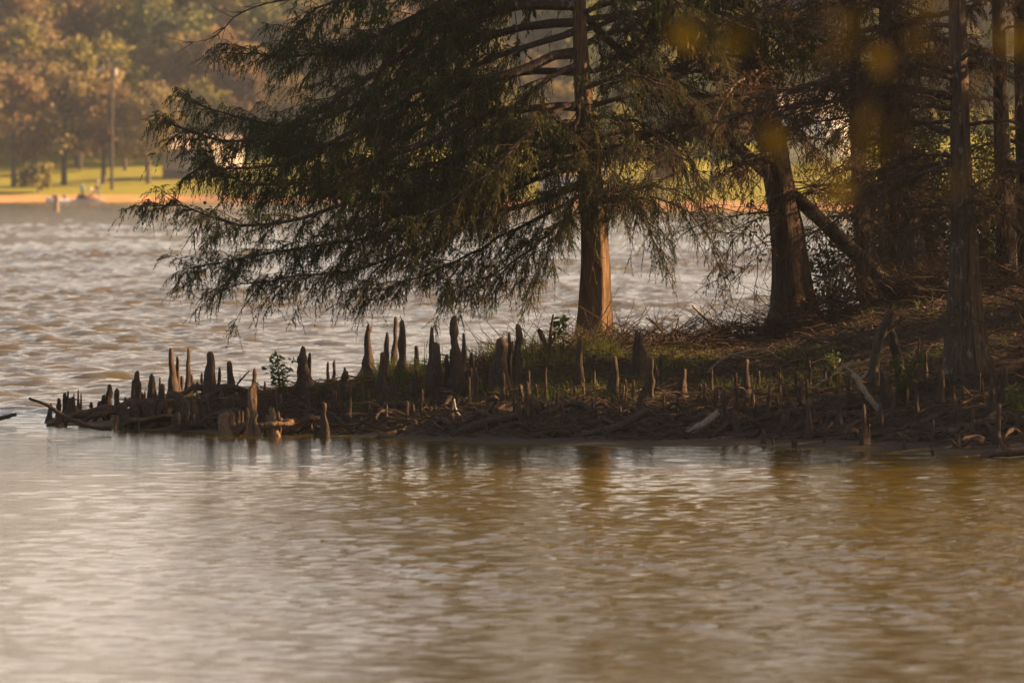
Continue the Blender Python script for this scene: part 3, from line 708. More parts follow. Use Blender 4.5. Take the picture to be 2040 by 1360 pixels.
# base px, base row, top row, width px, label (or None), extras [(dx px, top row, width px)], lean px
KN = [
 (100,832,805,15,"lowest dark stub at the far left tip of the spit",[],0), (115,830,794,13,"short blunt knee second from the left tip of the spit",[],1),
 (128,822,783,11,"twin-topped knee near the left tip above the driftwood stick",[(7,780,8)],0), (142,826,792,20,"broad shark-fin knee beside the three-pronged one",[],1),
 (155,818,778,9,"three-pronged knee like a fork near the left tip",[(-7,784,6),(6,784,7)],0), (183,815,802,12,None,[],0), (195,815,800,12,None,[],0),
 (207,815,787,13,"knobbly bent knee just left of the pointed pair on the root",[],2), (219,815,766,15,"pointed taller knee of the pair on the spit's left root",[],0), (232,815,775,12,"blunter knee of the pair on the spit's left root",[],0),
 (248,815,792,12,None,[],1), (263,812,757,11,"slender knee pressed against a thicker taller one, left clump",[],0), (273,815,740,17,"thick rounded knee at the left end of the big root clump",[],0),
 (279,815,783,18,None,[],2), (302,812,747,20,"bulb-headed knee rising from the big root clump",[],-2), (288,810,780,9,None,[],0),
 (317,805,752,8,"thin spike between the bulb-headed knee and the shouldered one",[],0), (324,810,765,20,None,[],-1),
 (341,800,694,20,"tall dark knee with a lower shoulder on its right, left half",[(9,711,14)],2), (355,795,738,10,None,[],0), (362,790,749,11,None,[],0),
 (374,785,693,14,"tall straight post-like knee beside the shouldered one",[],0), (383,785,746,12,"low twin-peaked knee right of the post-like knee",[(9,759,8)],0), (403,800,743,8,"thin spike between the post-like knee and the stepped cone",[],0),
 (420,810,702,27,"stepped cone-shaped knee with a side spike, left half",[(15,733,9)],-2), (459,790,721,20,"slim pointed knee with wide foot right of the stepped cone",[],-1),
 (505,780,734,15,"narrow knee with a small stub, left of the leafy shrub",[(8,760,7)],0), (527,785,760,10,None,[],0),
 (608,790,692,30,"very thick tall knee right of the leafy shrub",[(8,705,12)],0), (653,765,722,9,"thin short spike right of the very thick knee",[],0), (664,750,696,10,"crooked thin knee with a side spur",[],2), (687,752,713,13,"small cone knee linked by a root to the crooked one",[],0), (684,790,741,20,"squat cone knee before the hollow stump",[],3),
 (741,755,647,27,"tall smooth cone knee right beside the hollow stump",[],-3), (762,785,702,20,"stout front knee before the smooth tall cone",[],0), (771,760,663,13,"slim knee rising behind the stout front one",[],0),
 (787,745,631,16,"tallest dark knee with a knob low on its left side",[],0), (800,760,639,20,"tall tapering knee leaning right beside the tallest dark one",[],4), (829,750,690,12,"small dark spike amid grass right of the tall pair",[],-1), (829,795,738,13,None,[],0),
 (858,785,654,18,"pointed knee at the back left of the fused trio",[],2), (866,785,682,24,"fat blunt knee at the front of the fused trio",[],-1), (876,770,686,13,"narrow knee at the right of the fused trio",[],-2),
 (906,780,632,26,"tallest knee of all with a long tapering point, mid spit",[],1), (907,780,684,19,"lumpy front knee before the tallest pointed one",[(-8,697,12)],0), (922,750,664,12,"dark slender knee just right of the tallest pointed one",[],0), (890,780,708,14,"short front knee left of the lumpy one",[],1), (939,745,704,13,"small dark cone in the grass, mid spit",[],0),
 (984,730,703,9,None,[],0), (998,782,674,30,"broad flared knee left of the three in a row",[],4), (1014,780,665,15,"blunt knee leaning on the broad flared one",[],0), (1028,775,647,20,"tall slim knee with a pale pinched tip, nearest the sapling",[],3), (1022,720,681,9,None,[],0),
 (948,795,735,11,None,[],0), (933,815,752,8,None,[],3), (1001,805,745,11,None,[],0), (811,840,800,11,"lone short knee on bare mud below the tall pair",[],0),
 (1061,725,686,9,"short dark spike in the grass left of the broken snag",[],0), (1123,722,681,8,"thin stub under the leafy sapling",[],0), (1152,775,675,19,"stout column-like knee in front of the main cypress base",[],2),
 (1221,790,711,21,"grey split-topped knee in front of the brush pile",[(5,716,10)],0), (1267,752,658,15,"rear knee of the dark pair right of the main cypress",[],2), (1276,755,660,20,"front knee of the dark pair right of the main cypress",[],0), (1286,745,697,10,None,[],0),
 (1289,800,714,20,"tall pale knee leaning right with a flat top",[],6), (1308,775,738,11,None,[],2), (1318,740,708,9,None,[],0), (1345,748,721,8,None,[],0), (1358,790,737,16,None,[],4),
 (1146,795,770,9,None,[],0), (1165,798,770,10,None,[],-4), (1096,835,800,14,None,[],-3), (1050,800,760,9,None,[],0), (1138,778,768,7,None,[],0),
 (1273,822,785,14,None,[],4), (1322,820,787,8,None,[],0), (1350,825,787,8,None,[],0), (1180,832,795,9,None,[(7,803,7)],0), (1240,800,770,9,None,[],2), (1210,845,810,10,None,[],0),
 (1418,785,736,9,None,[],0), (1394,795,764,9,None,[],1), (1403,800,766,9,None,[],3), (1424,825,775,10,None,[],0), (1444,845,775,18,"gnarled many-rooted knee below the bank's middle",[],0), (1466,790,744,10,None,[],0),
 (1484,795,717,20,"bottle-shaped knee with a thick belly, right half",[],2), (1466,820,770,10,None,[],3), (1497,790,748,7,None,[],0), (1510,775,740,9,None,[],2), (1529,830,770,12,"curved knee bowing right from a pale foot",[],4),
 (1553,787,745,8,"small pale sunlit-sided knee in the grass",[],0), (1585,785,745,8,None,[],0), (1597,805,758,14,None,[],-3), (1613,775,720,9,None,[],0), (1643,765,730,9,None,[],0), (1653,770,738,14,None,[],0),
 (1692,815,745,18,"pale broad knee under the fallen forked stick",[],-1), (1466,862,816,20,"sawn-off stump-like knee low on the muddy bank",[],1), (1567,850,815,18,None,[],0), (1610,875,795,12,"straight ribbed knee at the lower right bank",[],0), (1622,835,792,10,None,[],1), (1651,855,818,7,None,[],0), (1635,850,820,8,None,[],0), (1671,850,775,13,"reddish-tipped knee above the lower right beach",[],0),
 (1642,882,848,6,None,[],0), (1595,855,818,9,None,[],0), (1522,884,855,12,None,[],-1), (1540,886,869,9,None,[],0), (1587,893,873,20,"small squat pyramid knee alone on the beach",[],0), (1605,894,889,7,None,[],0), (1722,886,805,15,"tall dark knee at the beach edge, lower right",[(8,840,9)],1),
 (1758,808,738,13,"pale blunt knee beside the bushy green shrub",[],0), (1772,815,768,10,None,[],0), (1779,835,772,12,None,[],1), (1809,828,775,8,None,[],0), (1828,830,785,12,None,[],0), (1874,805,737,17,"lichen-spotted knee in front of the flared right cypress",[],2),
 (1755,850,805,10,None,[],0), (1901,800,765,8,None,[],0), (1920,805,770,11,None,[],-2), (1950,780,742,8,None,[],1), (1957,795,760,8,None,[],-1), (1976,825,752,15,None,[],0), (1987,810,745,12,None,[],0), (2003,810,729,19,"tall stout knee at the right edge by the flared cypress",[],0),
 (1988,885,805,16,None,[],3), (1938,875,815,12,None,[],0), (1862,880,838,11,None,[],-2), (1906,895,866,14,"stubby pale knee on the lower right beach",[],0), (1859,905,885,13,None,[],0), (1803,894,875,9,None,[],-1), (2000,885,872,8,None,[],0), (2026,860,825,8,None,[],0),
 (1878,830,795,9,None,[],0), (1899,840,798,9,None,[],0), (1908,845,805,8,None,[],0), (1845,750,705,10,None,[],0), (1030,845,815,10,None,[],0), (900,838,815,9,None,[],0), (870,812,785,8,None,[],0), (985,850,820,9,None,[],2), (695,845,768,12,"spindly forked knee standing on the bare mud slope",[(-8,815,6)],-1),
 (613,845,782,7,"thin upright orange-tipped stick knee by the lit stumps",[],2), (643,870,803,18,"dark ragged knee at the waterline right of the lit stumps",[(-14,835,10)],0),
]
kcount = 0
def add_knee(px, py, top, w, label, extra=(), lean=0, name="cypress_knee", mat=None, Y=None):
    global kcount
    g = on_ground(px, py) if Y is None else np.array([(px - 1020) / F * Y, Y, 0])
    s = g[1] / F
    h = (py - top) * s
    a = knee_acc(h, w * 1.55 * s, (lean * s, 0), [(dx * s, (py - ty) * s, ww * 1.3 * s) for dx, ty, ww in extra], kcount + 11, blunt=rnd.uniform(.26, .40))
    o = a.build(name, mat or M['knee'])
    o.location = tuple(g)
    kcount += 1
    return tag(o, label, "cypress knee", GK)
def zone(px, py):
    if py > 868: return "small dark knee low on the wet beach strip"
    if px < 480: return "small stub knee between the taller ones of the left root clump"
    if px < 1050: return "small knee in the grass and roots of the mid spit"
    if py > 815: return "short knee among the tangled roots of the muddy bank"
    if px < 1700: return "slim knee in the grassy shade right of the main cypress"
    return "slim knee on the shaded ground under the right-hand grove"
for px, py, top, w, lab, ex, ln in KN:
    add_knee(px, py, top, w, lab or zone(px, py), ex, ln)
for k_ in range(125):
    px = rnd.uniform(700, 2040) if k_ < 70 else rnd.uniform(240, 1120); t_ = rnd.random() if k_ < 70 else rnd.uniform(.35, 1.0)
    yf, yr = np.interp(px, _px, _yf), np.interp(px, _px, _yr)
    py = yf - 14 - (yf - yr - 60) * t_
    hh = rnd.uniform(10, 38) if k_ < 70 else rnd.uniform(14, 62)
    add_knee(px, py, py - hh, rnd.uniform(6, 11), zone(px, py), (), rnd.uniform(-3, 3))

# root clumps and the lit stumps at the left
def clump(name, px, py, spikes, roots, label, cat, mat):
    g = on_ground(px, py); s = g[1] / F
    a = Acc()
    for k_, (dx, top, w, dY) in enumerate(spikes):
        kk = knee_acc((py - top) * s, w * 1.15 * s, (rnd.uniform(-2, 2) * s, 0), (), 500 + px + k_, blunt=.44, base=1.45)
        for V, Q, T in zip(kk.V, kk.Fq, kk.T):
            a.add(V + (dx * s, dY, 0), Q - Q.min())
    for pts, r0, r1 in roots:
        P = resample(np.array([[(x - px) * s, d_, -(y - py) * s] for x, y, d_ in pts]), 14)
        P[:, 1] += .02 * rng.normal(size=14)
        a.tubes(P[None], (np.linspace(r0, r1, 14) * s * (1 + .12 * rng.normal(size=14)))[None], 9)
    return tag(a.build(name, mat, origin=None) if False else _placed(a, name, mat, g), label, cat)
def _placed(a, name, mat, g):
    if 'clump' in name or 'stump' in name or 'root' in name:
        V = np.concatenate(a.V); q = V + g
        V = V + .022 * np.stack([vnoise(q[:, 2] * 9 + q[:, 1] * 5, q[:, 0] * 9, 51), vnoise(q[:, 0] * 8, q[:, 2] * 9, 52), vnoise(q[:, 0] * 11, q[:, 1] * 9, 53)], 1)
        a.Fq = [np.concatenate(a.Fq)]; a.T = [np.concatenate(a.T)]; a.V = [V]
    me = a.mesh(name); me.materials.append(mat)
    return link(name, me, None, g)
clump("root_clump", 285, 855, [(-40,806,34,.1),(-15,800,40,.2),(12,796,44,.15),(35,802,36,.2),(-55,826,16,-.1),(48,815,26,.1)], [([(235,855,0),(262,838,0),(330,832,0),(352,830,.1)],7,5), ([(300,850,.2),(360,838,.1),(430,826,.1),(480,815,.2)],8,6)], "large eroded root clump at the waterline in the left half", "root clump", M['root'])
clump("root_clump", 372, 857, [(-20,820,20,0),(-5,800,26,.1),(10,797,26,.2),(-28,832,18,0),(12,826,24,.1)], [([(380,850,0),(410,842,-.05),(440,826,0),(480,822,0)],11,7), ([(335,790,.5),(352,790,.4),(366,812,.3),(372,830,.2)],9,9)], "eroded root clump with knob tops right beside the largest one", "root clump", M['root'])
clump("root_clump", 112, 848, [(0,828,22,0),(14,834,20,.1)], [([(100,850,0),(140,830,.1),(190,820,.2),(240,812,.3),(262,800,.4)],8,8), ([(160,842,.1),(190,828,.1),(230,820,.2),(262,822,.2),(285,836,.2)],7,4), ([(185,840,.4),(195,826,.4),(205,836,.4),(208,846,.4)],5,3), ([(210,822,.4),(213,838,.4),(206,846,.4)],6,3)], "arching low roots carrying the knees at the spit's left tip", "root clump", M['root'])
clump("arched_root", 440, 812, [(0,778,12,.1)], [([(395,810,.4),(420,790,.4),(445,776,.4),(466,775,.4),(490,782,.4)],9,7), ([(345,795,.6),(385,776,.6),(400,776,.6),(440,780,.5)],5,6), ([(420,800,.4),(440,798,.3),(470,800,.3),(520,806,.3)],7,5)], "thick arched root joining the stepped cone to the slim knee", "root", M['root'])
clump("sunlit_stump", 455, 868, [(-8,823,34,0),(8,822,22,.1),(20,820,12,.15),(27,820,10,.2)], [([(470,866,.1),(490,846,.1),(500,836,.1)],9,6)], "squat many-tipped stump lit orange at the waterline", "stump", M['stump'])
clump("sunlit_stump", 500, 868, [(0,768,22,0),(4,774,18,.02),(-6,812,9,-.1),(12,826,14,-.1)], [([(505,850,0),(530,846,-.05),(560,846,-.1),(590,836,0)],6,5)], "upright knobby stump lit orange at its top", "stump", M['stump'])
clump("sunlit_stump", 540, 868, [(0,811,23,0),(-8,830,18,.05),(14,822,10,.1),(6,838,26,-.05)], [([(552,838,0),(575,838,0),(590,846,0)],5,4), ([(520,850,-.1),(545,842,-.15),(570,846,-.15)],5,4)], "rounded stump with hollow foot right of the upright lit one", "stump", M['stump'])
clump("root_clump", 600, 866, [(18,836,10,.1),(-24,846,14,.2)], [([(560,868,0),(590,850,0),(612,832,0),(640,836,.1)],9,5), ([(585,864,.2),(615,848,.2),(640,856,.2)],5,3)], "dark slanting root clump between the lit stumps and the mud", "root clump", M['root'])

# hollow stump, broken snag, driftwood
g = on_ground(722, 752); s = g[1] / F
a = Acc(); seg = 18; an = np.arange(seg) * 2 * math.pi / seg
prof = np.r_[np.full(1, 0), rng.uniform(.75, 1.0, seg - 1)]
tops = (34 + 22 * np.clip(np.cos(an - .5), -1, 1) + rng.uniform(-4, 5, seg)) * s
rad = np.array([24, 21, 18, 16]); V = []
for k_, fz in enumerate((-.15, .3, .7, 1.0)):
    V.append(np.stack([np.cos(an) * rad[k_] * s * 0.85, np.sin(an) * rad[k_] * s * .7, np.where(fz < 0, -.15, tops * fz)], 1))
for fz in (1.0, .1):
    V.append(np.stack([np.cos(an) * 11 * s, np.sin(an) * 9 * s, tops * fz], 1))
i = np.arange(6 * seg).reshape(6, seg); nx = np.roll(i, -1, 1)
a.add(np.concatenate(V), np.stack([i[:-1], nx[:-1], nx[1:], i[1:]], -1).reshape(-1, 4))
tag(_placed(a, "hollow_stump", M['drift'], g), "jagged hollow stump leaning against the tall smooth knee", "stump")

def stick(name, pts, r0, r1, label, cat, mat, Y=None, branches=(), group=None, dz=0):
    """A branch of wood given by pixel points (px, py[, depth offset]) at the depth of its first ground point."""
    g = on_ground(pts[0][0], pts[0][1]) if Y is None else np.array([0, Y, 0])
    s = g[1] / F; a = Acc()
    def path(q):
        return np.array([at(p_[0], p_[1], g[1] + (p_[2] if len(p_) > 2 else 0)) for p_ in q])
    n = 4 * len(pts)
    P = resample(path(pts), n)
    P += .004 * rng.normal(size=P.shape)
    a.tubes(P[None], (np.linspace(r0, r1, n) * s * (1 + .08 * rng.normal(size=n)))[None], 8)
    for q, q0, q1 in branches:
        P2 = resample(path(q), 9); a.tubes(P2[None], (np.linspace(q0, q1, 9) * s)[None], 6)
    me = a.mesh(name, True, P[0]); me.materials.append(mat)
    return tag(link(name, me, None, P[0]), label, cat, group)
stick("driftwood_branch", [(222,852),(180,848),(130,830),(95,808),(57,793)], 6.5, 2.5, "long bare driftwood branch pointing out of the water at the left tip", "driftwood", M['root'], Y=123.2, branches=[([(150,826),(125,838),(100,845),(92,849)], 3.5, 2.5)])
stick("driftwood_branch", [(-30,845),(0,833),(32,825)], 5, 3.5, "dark stick end jutting from the water at the left edge", "driftwood", M['root'], Y=128)
stick("dead_twig", [(472,768),(480,756),(497,738)], 2.4, 1.0, "bare forked twig between the slim knee and the narrow knee", "twig", M['twig'], Y=126.5, branches=[([(474,770),(484,774),(487,780)],2,1),([(478,760),(478,748)],1.2,.6)])
stick("broken_snag", [(1087,722),(1087,700),(1084,680),(1073,656)], 7, 4, "splintered dark snag with a thin pale spike by the sapling", "snag", M['root'], branches=[([(1097,725),(1096,700),(1096,672),(1102,626)], 6, 1.6), ([(1100,690),(1112,705),(1115,722)], 4, 3.5), ([(1090,690),(1104,676),(1106,664)], 4, 3)])
stick("dead_snag", [(1742,772),(1741,735),(1748,690),(1762,650),(1776,622)], 11, 10, "lichened broken snag leaning right below the grove", "snag", M['bark_lichen'], branches=[([(1748,775),(1738,788),(1728,800)], 8, 5), ([(1756,670),(1780,650),(1800,634)], 4, 2.5), ([(1742,736),(1725,744),(1706,752)], 7, 4)])
stick("dead_snag", [(1795,748),(1788,715),(1776,665),(1764,640)], 11, 8, "dark split snag standing behind the lichened one", "snag", M['bark_dark'])
stick("forked_stick", [(1752,818),(1736,798),(1718,772),(1706,752),(1698,745)], 6, 6, "pale barkless forked stick propped in front of the shrub", "driftwood", M['drift'], branches=[([(1706,752),(1695,738),(1680,728)], 3, 1.5), ([(1710,757),(1722,748),(1728,738)], 4, 2), ([(1706,750),(1716,742),(1726,740)], 2, 1)])
stick("fallen_branch", [(1490,672),(1440,660),(1410,640),(1380,608)], 4.5, 2.2, "bare fallen branch tilting up left of the second trunk", "branch", M['drift'], branches=[([(1430,655),(1418,634),(1412,612)], 1.8, .8), ([(1450,664),(1470,650),(1495,640)], 1.6, .8)])
stick("fallen_branch", [(1300,700),(1325,675),(1310,650),(1287,632)], 3.5, 1.4, "thin twiggy branch standing up from the brush pile", "branch", M['twig'], branches=[([(1312,655),(1308,640),(1304,628)], 1.4, .7), ([(1322,672),(1345,655),(1352,630),(1340,628)], 1.8, .9)])
stick("fallen_branch", [(1410,742),(1440,715),(1490,698),(1525,696),(1550,712)], 2.6, 1.6, "long pale curved stick lying over the grass at mid right", "branch", M['drift'], branches=[([(1465,706),(1490,712),(1520,710)], 1.5, 1)])
stick("fallen_branch", [(1520,748),(1545,742),(1572,722),(1620,715),(1650,722)], 5, 4, "dark crooked fallen limb under the shrub sprigs", "branch", M['root'])
stick("fallen_branch", [(1608,780),(1640,760),(1680,730),(1700,718)], 4, 3, "straight grey stick slanting up toward the forked snag", "branch", M['drift'])
stick("driftwood_log", [(1372,862),(1400,845),(1432,822)], 9, 6, "barkless tan log slanting down the muddy bank", "driftwood", M['drift'])
stick("driftwood_log", [(1165,868),(1210,858),(1250,842),(1290,815)], 11, 6, "long smooth root log slanting across the bank below the brush", "driftwood", M['root'])
stick("driftwood_log", [(900,868),(940,852),(985,836),(1028,826),(1030,802)], 10, 7, "curved root log ending in an upturned knee", "driftwood", M['root'])
stick("driftwood_log", [(1958,912),(1985,902),(2040,899),(2090,892)], 7, 10, "dark waterlogged log on the beach at the lower right corner", "driftwood", M['root'])
stick("fallen_log", [(1962,698),(2000,690),(2060,684)], 12, 13, "grey fallen log behind the flared cypress at the right edge", "log", M['bark_lichen'], Y=130.5)
stick("pale_branch", [(2085,725),(2040,748),(2022,770)], 9, 6, "sun-bleached broken branch at the right edge", "branch", M['drift'])
stick("white_stick", [(921,835),(909,815),(904,795)], 2.2, 1.6, "thin bleached stick leaning among the mid bank roots", "driftwood", plain("bleached_wood", (0.42, 0.38, 0.34)))
for k_ in range(250):
    px = rnd.uniform(560, 2060)
    yf, yr = np.interp(px, _px, _yf), np.interp(px, _px, _yr)
    top_ = max(yr + 60, yf - 75)
    py = rnd.uniform(top_, yf - 14)
    L_ = rnd.uniform(28, 95); sg = rnd.choice((-1, 1)); up = rnd.uniform(4, 22)
    dy = rnd.uniform(-18, 14)
    g = on_ground(px, py); s = g[1] / F
    n = 8; tt = np.linspace(0, 1, n)
    X_ = g[0] + sg * L_ * s * tt; Y_ = g[1] - dy * 2.2 * s * tt * 2 + .1 * np.sin(tt * 5 + rnd.uniform(0, 6))
    Z_ = ground_z(X_, Y_) + up * s * np.sin(tt * math.pi) ** 1.0 * rnd.choice((.25, 1, 1)) - .01
    if rnd.random() < .3: Z_[-2:] += np.array([.05, .14])
    P = np.stack([X_, Y_, Z_], 1); r0 = rnd.uniform(2.2, 7.5) * s
    a = Acc(); a.tubes((P - g)[None], (r0 * np.linspace(1, rnd.uniform(.3, .7), n) * (1 + .12 * rng.normal(size=n)))[None], 6)
    lab = "dark exposed root snaking over the muddy bank" if px < 1400 else "dark exposed root among the knees of the right-hand bank"
    tag(_placed(a, "exposed_root", M['root'], g), lab, "root", "exposed roots on the bank")

# ------------------------------------------------------------------ litter, twigs, grass (uncountable)
def rand_ground(n, x0=-5.4, x1=8.6, tmin=.12, tmax=1.3, seed=0):
    r = np.random.default_rng(seed)
    x = r.uniform(x0, x1, n); Yf = np.interp(x, _xs, _Yf); dr = np.interp(x, _xs, _dr)
    Y = Yf + dr * r.uniform(tmin, tmax, n)
    return x, Y, ground_z(x, Y), r
x, Y, z, r = rand_ground(15000, seed=1, tmin=.16)
c = np.stack([x, Y, z + .012], 1); sz = r.uniform(.02, .05, len(x))[:, None]
u_ = unit(r.normal(size=(len(x), 3)) * (1, 1, .45)); w_ = unit(np.cross(u_, r.normal(size=(len(x), 3)) * (.4, .4, 1)))
a = Acc(); a.quads(np.stack([c - u_ * sz, c - w_ * sz * .5, c + u_ * sz, c + w_ * sz * .5], 1), r.uniform(0, 1, len(x)))
tag(a.build("leaf_litter", M['litter'], smooth=False), kind='stuff')
x, Y, z, r = rand_ground(7500, seed=2, tmin=.08, tmax=1.1)
k = len(x); an = r.normal(0, .5, k) + np.where(r.random(k) < .5, 0, math.pi); l_ = r.uniform(.12, .6, k)
P0 = np.stack([x, Y, z + .01], 1); D = np.stack([np.cos(an), np.sin(an), r.uniform(-.08, .38, k) * (r.random(k) < .6)], 1)
tt = np.linspace(0, 1, 3)[None, :, None]
P = P0[:, None] + D[:, None] * l_[:, None, None] * tt + np.array([0, 0, 1.]) * (.12 * l_[:, None, None] * np.sin(tt * math.pi)) + .012 * r.normal(size=(k, 3, 3))
a = Acc(); a.tubes(P, (r.uniform(.004, .012, k)[:, None] * np.array([1, .8, .4])), 3)
tag(a.build("twig_litter", M['root']), kind='stuff')
# brush pile of dead twigs round the main trunk foot and along the crest
a = Acc(); r = np.random.default_rng(5)
for n_, x0, x1, hgt in ((420, 1130, 1330, .30), (420, 1300, 1560, .42), (420, 1560, 1900, .75), (330, 1800, 2060, .9), (180, 950, 1150, .16)):
    px = r.uniform(x0, x1, n_); bx = (px - 1020) / F * 129.5
    by = np.interp(bx, _xs, _Yr) + r.uniform(-1.2, .8, n_); bz = ground_z(bx, by)
    an = r.uniform(0, 6.28, n_); el = np.abs(r.normal(.25, .35, n_)); l_ = r.uniform(.3, 1.1, n_)
    D = np.stack([np.cos(an) * np.cos(el), np.sin(an) * np.cos(el) * .6, np.sin(el)], 1)
    P0 = np.stack([bx, by, bz + r.uniform(0, hgt * .5, n_)], 1)
    tt = np.linspace(0, 1, 6)[None, :, None]
    P = P0[:, None] + D[:, None] * l_[:, None, None] * tt + np.array([0, 0, -1.]) * (.22 * l_[:, None, None] * tt ** 2 * r.uniform(-.6, 1, (n_, 1, 1))) + .02 * r.normal(size=(n_, 6, 3)) * tt
    a.tubes(P, r.uniform(.004, .010, n_)[:, None] * np.linspace(1, .3, 6)[None], 4)
tag(a.build("brush_twigs", M['twig']), kind='stuff')
def grass(name, n, x0, x1, tmin, tmax, hmin, hmax, seed, thresh):
    x, Y, z, r = rand_ground(n, x0, x1, tmin, tmax, seed)
    keep = vnoise(x * 1.3, Y * 1.3, 21) + .4 * vnoise(x * 3.7, Y * 3.7, 22) > thresh + np.interp(x, [2.5, 4.5], [0, .55]) * (Y > np.interp(x, _xs, _Yf) + 7)
    x, Y, z = x[keep], Y[keep], z[keep]; k = len(x)
    an = r.uniform(0, 6.28, k); h = r.uniform(hmin, hmax, k); ln = r.uniform(.1, .7, k)
    D = np.stack([np.cos(an) * ln, np.sin(an) * ln, np.ones(k)], 1); D = unit(D)
    S = np.stack([-np.sin(an), np.cos(an), np.zeros(k)], 1) * r.uniform(.003, .006, k)[:, None]
    p0 = np.stack([x, Y, z - .01], 1); p1 = p0 + D * (h * .6)[:, None]; p2 = p1 + unit(D * (1, 1, .35)) * (h * .5)[:, None]
    tn = np.clip(.45 + .3 * vnoise(x * .8, Y * .8, 30) + r.normal(0, .15, k), 0, 1)
    a = Acc(); a.quads(np.stack([p0 - S, p0 + S, p1 + S * .8, p1 - S * .8], 1), tn); a.quads(np.stack([p1 - S * .8, p1 + S * .8, p2 + S * .1, p2 - S * .1], 1), tn)
    tag(a.build(name, M['grass'], smooth=False), kind='stuff')
grass("grass", 16000, -2.6, 8.3, .35, 1.1, .07, .22, 3, .0)
grass("tall_grass", 3000, -2.0, 1.6, .78, 1.15, .18, .46, 4, -.1)
grass("ground_cover", 14000, -2.6, 8.0, .22, 1.0, .02, .07, 6, -.15)

# ------------------------------------------------------------------ broad leaves
def leaf_mesh(name, l_, w_, mat, tip=.55, fold=.18):
    a = Acc()
    prof = [(0, .06), (.25, .55), (tip, 1.0), (.85, .62), (1.0, .05)]
    V = []
    for t, ww in prof:
        z = -.12 * l_ * t * t
        V += [[-ww * w_ / 2, t * l_, z + fold * ww * w_ / 2], [0, t * l_, z], [ww * w_ / 2, t * l_, z + fold * ww * w_ / 2]]
    q = []
    for i in range(4):
        for j in range(2):
            b_ = i * 3 + j; q.append([b_, b_ + 1, b_ + 4, b_ + 3])
    a.add(V, q); me = a.mesh(name); me.materials.append(mat); return me
LEAF = {'oak': leaf_mesh("leaf", .092, .042, M['oakleaf'], .7), 'sapling': leaf_mesh("leaf", .10, .045, M['shrub']), 'shrub': leaf_mesh("leaf", .075, .035, M['shrub']), 'yellow': leaf_mesh("leaf", .07, .045, M['yellow'])}
def leaf_at(p, d, kind, parent, s=1.0):
    o = link("leaf", LEAF[kind], parent)
    q = Vector(d).to_track_quat('Y', 'Z')
    o.location = tuple(p); o.rotation_mode = 'QUATERNION'
    from mathutils import Quaternion
    o.rotation_quaternion = q @ Quaternion((0, 1, 0), rnd.uniform(-1.4, 1.4))
    o.scale = (s, s, s)
    return o
def leafy_plant(name, px, py, top, stems, nleaf, kind, label, cat, spread, s=1.0, droop=0.0):
    g = on_ground(px, py); k = g[1] / F
    t = empty(name, g, label, cat)
    H_ = (py - top) * k; a = Acc(); pts = []
    for i in range(stems):
        an = rnd.uniform(0, 6.28); e = spread * k * rnd.uniform(.2, 1) if stems > 1 else 0
        hh = H_ * rnd.uniform(.6, 1) if i else H_
        P = resample([[rnd.uniform(-.04, .04), rnd.uniform(-.04, .04), -.05], [e * math.cos(an) * .4, e * math.sin(an) * .4, hh * .5], [e * math.cos(an), e * math.sin(an), hh]], 9)
        a.tubes(P[None], np.linspace(.008, .003, 9)[None], 5); pts.append(P)
    a.build("stem", M['twig'], t)
    for i in range(nleaf):
        P = pts[i % stems]; j = rnd.uniform(.35, 1) if stems > 1 else rnd.uniform(.62, 1)
        b_ = P[min(8, int(j * 8.99))]; an = rnd.uniform(0, 6.28); el = rnd.uniform(-.5, .9) - droop
        leaf_at(b_ + np.array([math.cos(an), math.sin(an), .2]) * .03 * rnd.uniform(0, 1.6), (math.cos(an) * math.cos(el), math.sin(an) * math.cos(el), math.sin(el)), kind, t, s * rnd.uniform(.7, 1.25))
    return t
leafy_plant("leafy_shrub", 560, 795, 706, 10, 230, 'shrub', "leafy green shrub between the narrow knee and the very thick one", "shrub", 38, 1.1)
leafy_plant("leafy_sapling", 1116, 716, 634, 1, 46, 'sapling', "slim sapling with a tuft of leaves left of the main cypress base", "sapling", 0, 1.35, .4)
leafy_plant("low_weed", 640, 800, 758, 8, 60, 'shrub', "low green weeds between the very thick knee and the squat cone", "shrub", 40, .8)
leafy_plant("green_bush", 1800, 800, 700, 16, 200, 'shrub', "dense dark green bush left of the flared right cypress", "shrub", 55, 1.0)
leafy_plant("green_bush", 1665, 760, 690, 9, 80, 'shrub', "open leafy sprigs over the grass left of the forked stick", "shrub", 55, 1.0)
leafy_plant("green_bush", 2030, 830, 770, 8, 80, 'shrub', "green bush cut by the right edge of the photo", "shrub", 32, 1.1)
for px, py, top in ((1175, 790, 762), (1130, 805, 778), (1240, 748, 722), (1500, 760, 725), (1400, 745, 715), (1580, 720, 690), (960, 790, 768)):
    leafy_plant("seedling", px, py, top, 3, 14, 'shrub', "tiny bright seedling in the grass of the spit", "seedling", 10, .75)["group"] = "seedlings in the grass"

# ------------------------------------------------------------------ trees of the spit
UP = np.array([0, 0, 1.])
def trunk_tube(P, R, seg=22, flutes=0.0, nflute=7, rough=.03, seed=0):
    r = np.random.default_rng(seed); a = Acc(); n = len(P)
    an = np.arange(seg) * 2 * math.pi / seg
    ph = r.uniform(0, 6.28)
    t = np.linspace(0, 1, n)
    fl = 1 + flutes * np.clip(1 - t * 3.2, 0, 1)[:, None] * np.cos(nflute * an + ph)[None] + rough * r.normal(size=(1, seg)) + rough * .6 * r.normal(size=(n, seg))
    V = P[:, None, :] + (R[:, None] * fl)[:, :, None] * np.stack([np.cos(an), np.sin(an), 0 * an], 1)[None]
    i = np.arange(n * seg).reshape(n, seg); nx = np.roll(i, -1, 1)
    a.add(V.reshape(-1, 3), np.stack([i[:-1], nx[:-1], nx[1:], i[1:]], -1).reshape(-1, 4))
    return a

